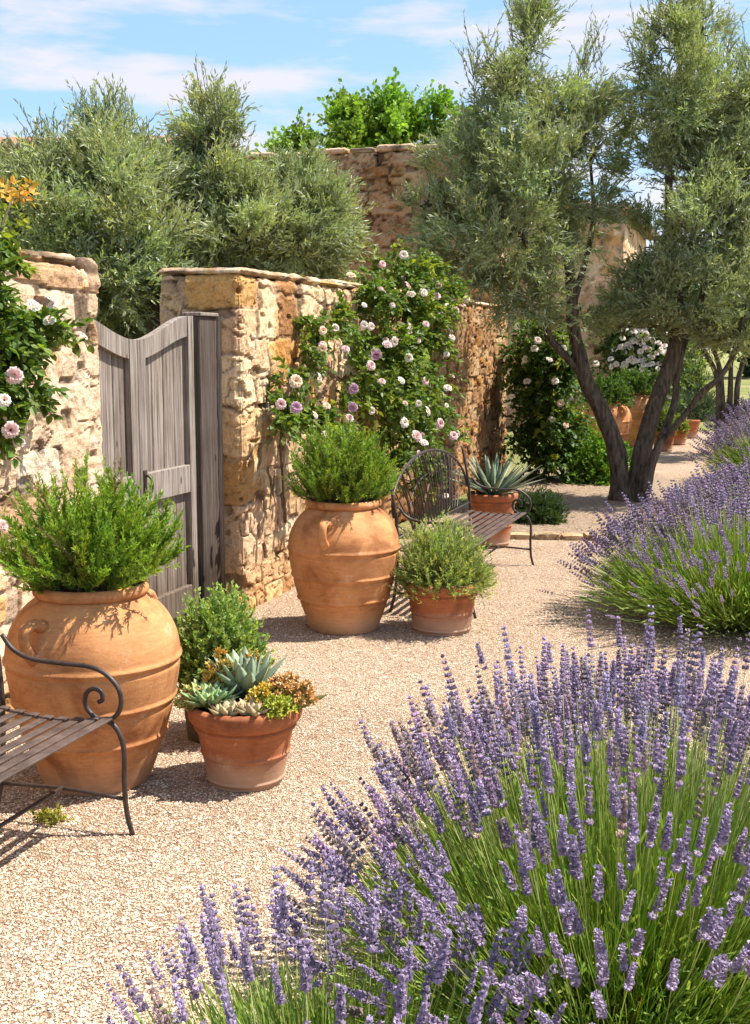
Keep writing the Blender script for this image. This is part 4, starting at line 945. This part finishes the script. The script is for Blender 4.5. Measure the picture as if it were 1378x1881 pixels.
BL = {'pink': blossom_mesh('pink_blossom', (.78, .46, .46), (.90, .74, .70), seed=1), 'white': blossom_mesh('white_blossom', (.85, .68, .58), (.90, .86, .80), seed=2), 'mauve': blossom_mesh('mauve_blossom', (.50, .24, .38), (.70, .46, .60), seed=3), 'peach': blossom_mesh('peach_blossom', (.84, .56, .36), (.90, .76, .62), seed=4)}
def climber(name, label, cat, base, blobs, n, leaf, color, flowers, canes, shoot=.22, k=12, part='blossom', fsz=.042, group=None, fdir=N, lively=(1.7, 1.45, .8)):
    t = thing(name, base, label, cat, group); b = np.asarray(base, float); mb = MB(); cb = MB()
    ks = np.array([w_ * np.prod(r) ** (2 / 3.) for _, r, w_ in blobs]); ks = (ks / ks.sum() * n).astype(int)
    for (c, r, w_), q in zip(blobs, ks):
        if q < 1: continue
        o, d = in_blob(q, np.asarray(c), r, .6); nc = max(3, q // 8); cc, dd = in_blob(nc, np.asarray(c), r, .6); own = R.integers(0, nc, q)
        o = cc[own] + R.normal(0, 1, (q, 3)) * r * .22
        dr = unit(dd[own] + Z * .35 + np.asarray(fdir) * .5 + rdir(q) * .9)
        cv = hsv_var(color, q, .25, .15); yl = R.random(q) < .16; cv[yl] *= np.array(lively)
        shoots(mb, OVATE, o - b, dr, shoot * R.uniform(.5, 1.2, q), k, leaf, .9, cv, droop=.35, rollr=.9)
    for pts in canes: tube(cb, np.asarray(pts) - b, np.linspace(.012, .004, len(pts)), 6, 5)
    cb.build('cane', M['stem'], t, smooth=True); mb.build('leaves', M['leaf'], t)
    for p, kind, s in flowers:
        o = bpy.data.objects.new(part, BL[kind]); COL.objects.link(o); o.parent = t; o.location = tuple(np.asarray(p) - b); o.scale = (s * fsz / .042 * .046,) * 3
        dv_ = Vector(tuple(np.asarray(fdir) * .45 + Z * .45 + np.array((0, -.5, 0)) + R.normal(0, .33, 3))); o.rotation_euler = dv_.to_track_quat('Z', 'Y').to_euler(); 
        if kind in ('mauve',): o['label'] = 'deep mauve blossom'
    return t
def wb(px, py, rx, ry, off, w_=1.0, rd=.13):
    """blob standing off the wall face at pixel px,py; radii in photo pixels across and up"""
    p = on_wall(px, py, off); dist = np.linalg.norm(p - np.array((0, 0, H)));
    return (p, np.array((rx * dist / F * .8, rx * dist / F * .9, ry * dist / F * .9)), w_)
def wf(px, py, off, kind, s=1.0): return (on_wall(px, py, off), kind, s)
bl = [wb(*q) for q in ((740, 505, 70, 36, .05, 1.0), (690, 560, 45, 60, .15, 1.2), (760, 570, 60, 55, .18, 1.2), (800, 540, 35, 35, .2, .9), (700, 640, 60, 50, .22, 1.2), (770, 640, 45, 50, .22, 1), (740, 710, 75, 55, .25, 1.3), (700, 745, 60, 40, .28, 1.2), (785, 720, 40, 50, .28, .9), (760, 790, 55, 40, .3, 1.1), (800, 800, 35, 30, .32, .7), (660, 700, 30, 60, .2, 1),
    (655, 630, 20, 22, .14, 1.0), (612, 585, 26, 20, .10, 2.2), (578, 610, 24, 26, .10, 2.2), (556, 650, 18, 28, .10, 1.98), (532, 700, 18, 30, .12, 1.98), (524, 765, 28, 26, .15, 2.42), (575, 765, 38, 20, .16, 2.42), (625, 765, 30, 18, .2, 1.2), (545, 790, 24, 16, .2, .6), (720, 850, 40, 40, .2, .8), (780, 880, 40, 45, .2, .7))]
fl = [wf(*q) for q in ((636, 505, .08, 'peach', 1.1), (694, 485, .1, 'pink', .9), (733, 468, .12, 'white', 1.1), (765, 498, .12, 'pink', .8), (798, 524, .25, 'pink', .9), (746, 540, .3, 'white', 1.2), (770, 537, .3, 'white', 1.2), (793, 544, .32, 'pink', 1.1), (829, 570, .32, 'pink', 1.2), (842, 560, .3, 'pink', .9), (803, 578, .35, 'white', 1), (774, 595, .38, 'pink', .9), (744, 602, .4, 'white', 1.2),
    (672, 600, .3, 'white', .9), (655, 602, .28, 'peach', .8), (702, 632, .4, 'pink', 1.1), (715, 628, .4, 'white', 1.1), (682, 652, .38, 'mauve', 1.2), (742, 657, .45, 'white', 1), (820, 607, .4, 'white', .8), (672, 671, .38, 'pink', 1.1), (728, 698, .48, 'white', 1), (773, 700, .5, 'pink', 1), (814, 712, .5, 'white', 1.1), (822, 690, .5, 'pink', .8), (777, 755, .52, 'white', 1.2), (800, 778, .52, 'pink', 1.3), (825, 800, .52, 'pink', 1.2), (734, 776, .5, 'white', 1.2), (757, 800, .5, 'pink', 1.5), (770, 812, .5, 'white', 1.1), (741, 852, .4, 'white', 1.1), (800, 890, .3, 'pink', 1.2),
    (640, 714, .32, 'mauve', 1.1), (638, 748, .32, 'mauve', 1.0), (533, 748, .3, 'mauve', 1.1), (533, 700, .25, 'peach', 1.3), (583, 607, .22, 'peach', .9), (582, 640, .22, 'peach', 1), (613, 628, .22, 'peach', 1), (625, 640, .24, 'pink', .9), (505, 742, .28, 'pink', 1), (590, 745, .3, 'peach', .8), (692, 700, .4, 'pink', .8), (760, 625, .4, 'pink', .8), (712, 560, .3, 'white', .8), (690, 530, .2, 'pink', .7), (660, 560, .2, 'white', .7), (735, 740, .5, 'pink', .8), (812, 650, .45, 'white', .8))]
fl = [(p + N * .04, k, s * .74) for p, k, s in fl] + [(np.asarray(c_) + N * .18 + np.clip(R.normal(0, 1, 3), -1.1, 1.1) * r_ * .6, ('pink', 'white', 'white')[i_ % 3], R.uniform(.45, .75)) for i_, (c_, r_, _) in enumerate((bl * 2)[:32])]
rb = W(3.2, .18, 0)
cn = [[rb, on_wall(735, 860, .1), on_wall(690, 760, .1), on_wall(620, 690, .08), on_wall(560, 640, .06)], [rb, on_wall(760, 840, .1), on_wall(740, 700, .1), on_wall(740, 560, .1), on_wall(745, 480, .1)], [rb, on_wall(800, 830, .1), on_wall(800, 720, .15), on_wall(830, 600, .2)], [on_wall(524, 960, .05), on_wall(520, 880, .05), on_wall(516, 800, .08), on_wall(540, 700, .08), on_wall(600, 590, .08)], [on_wall(610, 700, .06), on_wall(570, 760, .06), on_wall(520, 750, .08)]]
climber('climbing_rose', 'large climbing rose with pink and mauve blooms covering the stone wall above the jar', 'climbing rose', rb, bl, 1900, .048, (.125, .20, .042), fl, cn, shoot=.17, k=11)
bl = [wb(*q) for q in ((20, 600, 45, 40, .12, 1), (60, 620, 45, 38, .16, 1.2), (98, 628, 22, 26, .16, .6), (20, 660, 40, 40, .16, 1.1), (40, 720, 32, 40, .16, 1), (0, 760, 40, 45, .16, 1), (-30, 560, 50, 60, .12, 1), (0, 500, 22, 40, .1, .8), (0, 410, 24, 30, .12, .7), (-30, 680, 50, 60, .14, 1))]
fl = [wf(*q) for q in ((62, 560, .28, 'white', 1.2), (93, 548, .28, 'white', .9), (96, 560, .28, 'white', .7), (90, 588, .28, 'white', 1), (152, 616, .22, 'white', 1), (26, 690, .3, 'pink', 1.3), (20, 790, .3, 'pink', 1.3), (8, 735, .3, 'white', 1), (5, 965, .2, 'pink', 1), (35, 812, .25, 'pink', .9))]
rb = W(-2.9, .16, 0)
cn = [[rb, on_wall(-30, 900, .08), on_wall(-10, 760, .08), on_wall(30, 660, .1), on_wall(90, 610, .14), on_wall(145, 617, .18)], [rb, on_wall(-40, 800, .1), on_wall(-20, 600, .1), on_wall(-5, 450, .1), on_wall(20, 370, .12)]]
climber('climbing_rose', 'white flowered climbing rose at the left edge of the wall beside the gate', 'climbing rose', rb, bl, 470, .044, (.115, .19, .04), fl, cn, shoot=.10, k=8, fsz=.024)
# orange-leaved vine tip over the wall top at the frame's left edge
vb = on_wall(-60, 470, -.2)
vt = thing('trailing_vine', vb, 'vine sprig with orange and yellow leaves above the wall at the left edge', 'vine'); mb = MB(); cb = MB()
for (px, py, r_, c, n) in ((45, 352, 20, (.50, .30, .05), 44), (15, 352, 20, (.55, .36, .08), 36), (30, 405, 24, (.26, .34, .05), 22), (5, 385, 20, (.20, .28, .05), 18), (10, 435, 20, (.16, .24, .05), 16), (8, 460, 16, (.2, .28, .06), 14)):
    c0 = on_wall(px, py, .05); o, d = in_blob(n, c0, np.array((r_, r_, r_)) * 5.2 / F, .6)
    mb.inst(OVATE[0], OVATE[1], o - vb, unit(d + rdir(n) * .6 + Z * .1), .034 * R.uniform(.6, 1.3, n), hsv_var(c, n, .25, .15), rollr=1.0)
tube(cb, np.array([vb, on_wall(-20, 440, 0), on_wall(5, 400, .03), on_wall(25, 370, .05), on_wall(45, 350, .05)]) - vb, (.008, .007, .006, .004, .002), 6, 5); cb.build('cane', M['stem'], vt); mb.build('leaves', M['leaf'], vt)
# climber on the end of the long wall
bx = np.array((2.15, 14.75, 0))
def cbk(px, py, rx, ry, y, w_=1, rd=.35): return pxb(px, py, rx, ry, y, rd=rd, w=w_)
climber('flowering_climber', 'dark green climber with cream flowers at the far end of the long wall', 'climber', bx, [cbk(*q) for q in ((965, 640, 30, 45, 15.2), (1000, 620, 35, 35, 14.9), (975, 720, 35, 55, 15.2), (1010, 690, 38, 60, 14.9), (960, 800, 28, 50, 15.2), (1000, 790, 30, 60, 14.8), (1035, 700, 22, 80, 14.8, .9), (1040, 800, 20, 60, 14.8, .9), (990, 860, 25, 30, 15), (1025, 850, 18, 35, 14.7, .8))], 1250, .062, (.075, .140, .030),
        [(at(a, c, 14.3 + dy), k_, 1.0) for a, c, dy, k_ in ((988, 625, 0, 'white'), (982, 640, 0, 'white'), (1010, 660, 0, 'white'), (1020, 700, 0, 'white'), (968, 700, .2, 'white'), (1030, 740, 0, 'peach'), (1040, 780, 0, 'peach'), (1015, 770, 0, 'white'), (1035, 640, 0, 'white'), (965, 660, .2, 'white'))],
        [[bx + np.array((.2 * k_ - .4, .0, 0)), at(985 + 12 * k_, 820, 14.9), at(970 + 18 * k_, 700, 14.9), at(965 + 20 * k_, 620, 14.9)] for k_ in range(4)], shoot=.3, fdir=np.array((.5, -.8, .2)), lively=(2.6, 1.9, .9))
# white flowered shrub far along the path
y = 24.0; b = at(1178, 720, y); b[2] = 0
climber('flowering_shrub', 'tall shrub covered in white flowers far along the path beyond the jars', 'shrub', b, [cbk(a, c, d, e, y, 1, .8) for a, c, d, e in ((1160, 600, 40, 35), (1195, 610, 40, 40), (1175, 660, 50, 40), (1210, 670, 30, 40), (1150, 650, 30, 40))], 1050, .11, (.085, .135, .045),
        [(at(1178 + R.normal(0, 28), 635 + R.normal(0, 32), y - .95 + R.uniform(-.1, .1)), 'white', R.uniform(1.0, 1.5)) for _ in range(98)], [[b + np.array((q * .2, 0, 0)), at(1175 + 10 * q, 690, y), at(1175 + 20 * q, 620, y)] for q in (-1, 0, 1)], shoot=.4, fdir=np.array((.3, -.9, .3)))

# ------------------------------------------------------------------ far jars and pots
fj = G(1115, 846) + np.array((0, .2, 0))
jar(fj, 'fat terracotta jar seen between the olive trunks', mesh=jar1, sc=1.18, rz=1.0)
fj2 = G(1172, 822) + np.array((0, .2, 0))
jar(fj2, 'terracotta jar partly hidden behind the right olive trunk', mesh=jar1, sc=1.22, rz=2.2)
sc1 = .74 * 1.18
herb('leafy_plant', fj, .88, .42, .40, 170, 'leafy green plant in the fat jar behind the olive tree', (.085, .15, .035), OVATE, .05, 12, 'plant')
herb('leafy_plant', fj2, .91, .46, .45, 170, 'leafy green plant in the jar behind the right olive trunk', (.08, .145, .03), OVATE, .05, 12, 'plant')
GP = 'small pots lining the far path'
for px, py, r_, h_, lab, pl_, hh in ((1222, 830, .20, .33, 'small orange pot nearest the olive tree on the far path', 'yellow green plant in the nearest small pot on the far path', .45), (1250, 818, .17, .27, 'small orange pot in the middle of the three on the far path', 'round light green plant in the middle small pot on the far path', .26), (1272, 806, .17, .34, 'small orange pot farthest along the far path', None, 0)):
    g = G(px, py) + np.array((0, .15, 0)); pot('terracotta_pot', g, r_ * .7, r_, h_, .06, M['pot'], lab, group=GP)
    if pl_: herb('leafy_plant', g, h_ - .02, r_ * 1.05, hh, 110, pl_, (.19, .26, .05), OVATE, .045, 10, 'plant')
herb('grey_shrub', G(1300, 775) + np.array((0, .9, 0)), 0, .95, .62, 330, 'grey green bushy shrub beside the path before the distant olive', (.06, .09, .055), LANCE, .09, 14, 'shrub')
herb('meadow_shrub', G(1262, 742), 0, .8, 1.7, 220, 'yellow green feathery shrub far behind the olive trunks', (.20, .27, .06), LANCE, .14, 12, 'shrub')
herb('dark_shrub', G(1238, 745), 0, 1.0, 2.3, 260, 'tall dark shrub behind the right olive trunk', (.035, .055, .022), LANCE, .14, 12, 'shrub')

# ------------------------------------------------------------------ stone edging of the planting bed
ge = 'flat stones edging the planting bed'
e0 = G(922, 988); e1 = G(1096, 991); x = 0.0; k = 0
dirn = unit(e1 - e0); tot = np.linalg.norm(e1 - e0); nn = np.array((-dirn[1], dirn[0], 0))
for k, (s0, s1, lab) in enumerate(((0, .33, 'flat pale edging stone nearest the agave pot'), (.33, .62, 'flat pale edging stone in the middle of the bed edge'), (.62, .86, 'small flat edging stone nearer the lavender'), (.86, 1.0, 'short edging stone under the lavender tips'))):
    l = (s1 - s0) * tot - .012; c = e0 + dirn * ((s0 + s1) / 2 * tot)
    t = thing('edging_stone', c, lab, 'stone', ge, rz=math.atan2(dirn[1], dirn[0]) + R.normal(0, .05))
    mb = MB(); stone_block(mb, (-l / 2, -.085, -.03), (l / 2, .085, .045 + .012 * (k % 2)), .018, 700 + k, cell=(3, 3, 3), rough=.45, cover=0, rnd=.006, skip=((2, 0),), tint=(1, 1, 1), pal=np.array([(.52, .45, .36)] * 8) * R.uniform(.85, 1.1)); mb.build('stone', M['stone'], t, smooth=True)

mb = MB(); n = 2200; q = np.stack((R.uniform(.9, 3.6, n), R.uniform(10.4, 15.5, n), np.full(n, .05)), 1); n2 = 160
q2 = np.stack((R.uniform(-1.6, 1.4, n2), R.uniform(4.0, 10, n2), np.full(n2, .008)), 1); q2 = q2[q2[:, 0] > -.82 - (7.4 - q2[:, 1]) * math.tan(WA) + .05]; q = np.vstack((q, q2)); n = len(q)
dd = rdir(n) * np.array((1, 1, .25)); pal_ = np.array([(.30, .18, .08), (.46, .34, .18), (.14, .085, .04), (.38, .36, .18)])
mb.inst(LANCE[0], LANCE[1], q, dd, R.uniform(.02, .05, n), pal_[R.integers(0, 4, n)], rollr=.5)
tag(mb.build('leaf_litter', M['leaf']), 'dry fallen leaves scattered over the planting bed and gravel', 'leaf litter', kind='stuff')
g_ = G(92, 1508); herb('weed', g_, 0, .05, .045, 26, 'tiny yellow green weed in the gravel under the left bench', (.32, .34, .06), OVATE, .016, 6, 'weed')
# ------------------------------------------------------------------ lavender
OCT = (np.array([(.5, .45, 0), (-.5, .45, 0), (0, .45, .5), (0, .45, -.5), (0, 0, 0), (0, 1, 0)]), [np.array([(4, 0, 2), (4, 2, 1), (4, 1, 3), (4, 3, 0), (5, 2, 0), (5, 1, 2), (5, 3, 1), (5, 0, 3)])])
FLO = (np.array([(0, 0, 0), (.5, .7, .15), (0, 1.0, .0), (-.5, .7, .15)]), [np.array([(0, 1, 2, 3)])])
def spike_arrays(lod, seed):
    """one flower spike along +y, unit = metres; returns verts, [tris,quads], colours"""
    rr = np.random.default_rng(seed); mb = MB(); ln = rr.uniform(.054, .088) if lod == 0 else rr.uniform(.055, .085)
    nw = rr.integers(6, 9) if lod == 0 else 5; nb = 7 if lod == 0 else 4
    gap = rr.random() < .6; opn = (.10, .22, .38, .55, .30, .15)[seed % 6]; tone = rr.uniform(.85, 1.15)
    pos = []; dr = []; sc = []; col = []; fp = []; fd = []; fs = []; fc = []
    for i in range(nw):
        f = i / (nw - 1); yv = ln * f
        if gap and i == 0: yv -= .009
        rad = .0044 * (1 - .60 * f ** 1.6) * (.75 if i == 0 else 1) * (1.25 if lod else 1)
        for j in range(nb):
            a = j * 2 * PI / nb + i * .5 + rr.normal(0, .2); h = np.array((math.cos(a), 0, math.sin(a)))
            pos.append(h * rad * .45 + np.array((0, yv, 0))); dr.append(h * (.75 - .35 * f) + np.array((0, 1, 0))); sc.append((.0118 if lod == 0 else .017) * rr.uniform(.8, 1.2) * (1 - .3 * f))
            col.append(np.array((.34, .265, .385)) * rr.uniform(.5, 1.4) * tone)
            if rr.random() < opn and lod == 0:
                fp.append(h * rad * 1.1 + np.array((0, yv + .006, 0))); fd.append(h * 1.0 + np.array((0, .5, 0)) + rr.normal(0, .3, 3)); fs.append(.0062 * rr.uniform(.7, 1.2)); fc.append(np.array((.58, .48, .67)) * rr.uniform(.75, 1.25))
    global R
    sv = R; R = rr
    mb.inst(OCT[0], OCT[1], np.array(pos), np.array(dr), np.array(sc), np.array(col), xs=.62)
    if fp: mb.inst(FLO[0], FLO[1], np.array(fp), np.array(fd), np.array(fs), np.array(fc))
    R = sv
    return np.concatenate(mb.v), mb.f, np.concatenate(mb.c)
SPK = {l: [spike_arrays(l, 40 + 10 * l + i) for i in range(6)] for l in (0, 1)}
SPM = []
for v, fs, c in SPK[0]:
    mb = MB(); mb.v = [v]; mb.c = [c]; mb.f = fs; mb.n = len(v); o = mb.build('flower_spike', M['petal']); SPM.append(o.data); bpy.data.objects.remove(o)
def ribbon_field(mb, p0, p1, p2, w0, w1, cols, n=6, cross=True):
    """many curved ribbons (quadratic beziers); crossed pair so that they have width from every side"""
    m_ = len(p0); t = np.linspace(0, 1, n)[None, :, None]
    p = p0[:, None] * (1 - t) ** 2 + 2 * p1[:, None] * t * (1 - t) + p2[:, None] * t ** 2
    tg = unit(np.gradient(p, axis=1)); side = unit(np.cross(tg, rdir(m_)[:, None, :])); s2 = np.cross(tg, side)
    wd = (np.asarray(w0)[..., None] + (np.asarray(w1) - np.asarray(w0))[..., None] * np.linspace(0, 1, n)[None]) * np.ones((m_, 1))
    # triangular tube
    ring = []
    for a in (0, 2 * PI / 3, 4 * PI / 3): ring.append(p + (side * math.cos(a) + s2 * math.sin(a)) * wd[..., None])
    v = np.stack(ring, 2)                         # m, n, 3, 3
    base_ = (np.arange(m_) * n * 3)[:, None, None, None]
    i = np.arange(n - 1)[:, None]; j = np.arange(3)[None]; k = (j + 1) % 3
    f = np.stack((i * 3 + j, i * 3 + k, (i + 1) * 3 + k, (i + 1) * 3 + j), -1)[None] + base_
    g = np.linspace(0, 1, n)[None, :, None]
    if cols.ndim == 3: cc = cols[:, 0][:, None] * (1 - g) + cols[:, 1][:, None] * g
    else: cc = np.repeat(cols[:, None], n, 1)
    cc = np.repeat(cc[:, :, None], 3, 2)
    mb.v.append(v.reshape(-1, 3)); mb.c.append(cc.reshape(-1, 3)); mb.f.append(f.reshape(-1, 4) + mb.n); mb.n += m_ * n * 3
    return p[:, -1], tg[:, -1]
def lavender(center, rx, ry, hgt, nsp, nst, lod, label, rot=0.0, base_k=.42, centre_keep=.4, sw=1.0, singles=100, group='lavender bushes lining the path', ssc=1.0, green=(.25, .385, .08), edge=.5, front=1.0):
    c = np.asarray(center, float); t = thing('lavender_bush', c, label, 'lavender', group)
    e1 = np.array((math.cos(rot), math.sin(rot), 0)); e2 = np.array((-math.sin(rot), math.cos(rot), 0))
    def field(n, rmin=0, rpow=.5):
        a = R.uniform(0, 2 * PI, n); r = R.random(n) ** rpow
        return a, r
    def curve(a, r, hs, jit):
        n = len(a); rj = r * (1 + R.normal(0, .09, n))
        tip = e1 * (np.cos(a) * rj * rx)[:, None] + e2 * (np.sin(a) * rj * ry)[:, None]
        z = hgt * (1 - edge * rj ** 2.2) * hs * (1 + R.normal(0, jit, n)); tip[:, 2] = np.maximum(z, .1)
        ba = a + R.normal(0, .25, n); b = e1 * (np.cos(ba) * r * rx * base_k)[:, None] + e2 * (np.sin(ba) * r * ry * base_k)[:, None]
        b[:, 2] = 0
        m1 = b + (tip - b) * np.array((.66, .66, .50)) + R.normal(0, .018, (n, 3))
        return b, m1, tip
    # flower stems
    a, r = field(int(nsp * 1.6)); keep = R.random(len(a)) < (centre_keep + (1 - centre_keep) * sstep(.22, .55, r)); keep &= R.random(len(a)) < np.where(np.sin(a + rot) * r < -.15, front, 1.0); a = a[keep][:nsp]; r = r[keep][:nsp]
    b, m1, tip = curve(a, r, 1.0, .12)
    n = len(a); pale = R.random((n, 1))
    cst = np.stack((np.array(green) * .9 * np.ones((n, 1)), np.array((.56, .57, .27)) * (.65 + .6 * pale)), 1)
    sm = MB(); tp_, tg = ribbon_field(sm, b, m1, tip, .0014 * sw, .0010 * sw, cst)
    # leafy green strands and narrow leaves
    lm = MB(); a2, r2 = field(nst, rpow=.55); b2, m2, t2 = curve(a2, r2 * .93, R.uniform(.45, .86, nst), .05)
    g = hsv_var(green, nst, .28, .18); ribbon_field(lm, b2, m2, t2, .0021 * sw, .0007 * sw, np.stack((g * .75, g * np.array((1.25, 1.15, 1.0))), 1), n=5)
    q = nst; a3, r3 = field(q, rpow=.55); b3, m3, t3 = curve(a3, r3 * .9, R.uniform(.22, .66, q), .08)
    lm.inst(NEEDLE[0] * np.array((.8, 1, 1)), NEEDLE[1], t3, unit((t3 - b3) + rdir(q) * .25 * hgt), .06 * R.uniform(.6, 1.2, q) * (1 if lod == 0 else 1.3), hsv_var(np.array(green) * np.array((.95, .9, 1.1)), q, .25, .15))
    sm.build('stems', M['leaf'], t); lm.build('leaves', M['leaf'], t)
    # spikes
    ssz = ssc * R.uniform(.8, 1.25, n); kind = R.integers(0, 6, n)
    wp = tp_ + c; vis = np.zeros(n, bool)
    if singles:
        d_ = wp[:, 1] * math.cos(P) - (wp[:, 2] - H) * math.sin(P); vv = wp[:, 1] * math.sin(P) + (wp[:, 2] - H) * math.cos(P)
        px = CX + F * wp[:, 0] / d_; py = CY - F * vv / d_; inside = (px > 10) & (px < 1368) & (py > 20) & (py < 1860)
        order = np.argsort(np.where(inside, d_, 99)); vis[order[:singles]] = True
        for i in order[:singles]:
            o = bpy.data.objects.new('flower_spike', SPM[kind[i]]); COL.objects.link(o); o.parent = t; o.location = tuple(tp_[i] - tg[i] * .004); o.scale = (ssz[i],) * 3
            o.rotation_mode = 'QUATERNION'; o.rotation_quaternion = Vector(tuple(tg[i])).to_track_quat('Y', 'Z')
    fm = MB()
    for k_ in range(6):
        s_ = (kind == k_) & ~vis; cnt = int(s_.sum())
        if cnt == 0: continue
        v, fs, cc = SPK[lod][k_]; tint = R.uniform(.78, 1.22, (cnt, 1, 1)) * np.ones((1, 1, 3)); tint[:, 0, 0] *= R.uniform(.92, 1.15, cnt); old = R.random(cnt) < .14; tint[old] *= np.array((.95, .95, .62))
        fm.inst(v, fs, tp_[s_] - tg[s_] * .004, tg[s_], ssz[s_], (cc[None] * tint).reshape(-1, 3))
    o = fm.build('flower_spikes', M['petal'], t); o['kind'] = 'stuff'
    return t
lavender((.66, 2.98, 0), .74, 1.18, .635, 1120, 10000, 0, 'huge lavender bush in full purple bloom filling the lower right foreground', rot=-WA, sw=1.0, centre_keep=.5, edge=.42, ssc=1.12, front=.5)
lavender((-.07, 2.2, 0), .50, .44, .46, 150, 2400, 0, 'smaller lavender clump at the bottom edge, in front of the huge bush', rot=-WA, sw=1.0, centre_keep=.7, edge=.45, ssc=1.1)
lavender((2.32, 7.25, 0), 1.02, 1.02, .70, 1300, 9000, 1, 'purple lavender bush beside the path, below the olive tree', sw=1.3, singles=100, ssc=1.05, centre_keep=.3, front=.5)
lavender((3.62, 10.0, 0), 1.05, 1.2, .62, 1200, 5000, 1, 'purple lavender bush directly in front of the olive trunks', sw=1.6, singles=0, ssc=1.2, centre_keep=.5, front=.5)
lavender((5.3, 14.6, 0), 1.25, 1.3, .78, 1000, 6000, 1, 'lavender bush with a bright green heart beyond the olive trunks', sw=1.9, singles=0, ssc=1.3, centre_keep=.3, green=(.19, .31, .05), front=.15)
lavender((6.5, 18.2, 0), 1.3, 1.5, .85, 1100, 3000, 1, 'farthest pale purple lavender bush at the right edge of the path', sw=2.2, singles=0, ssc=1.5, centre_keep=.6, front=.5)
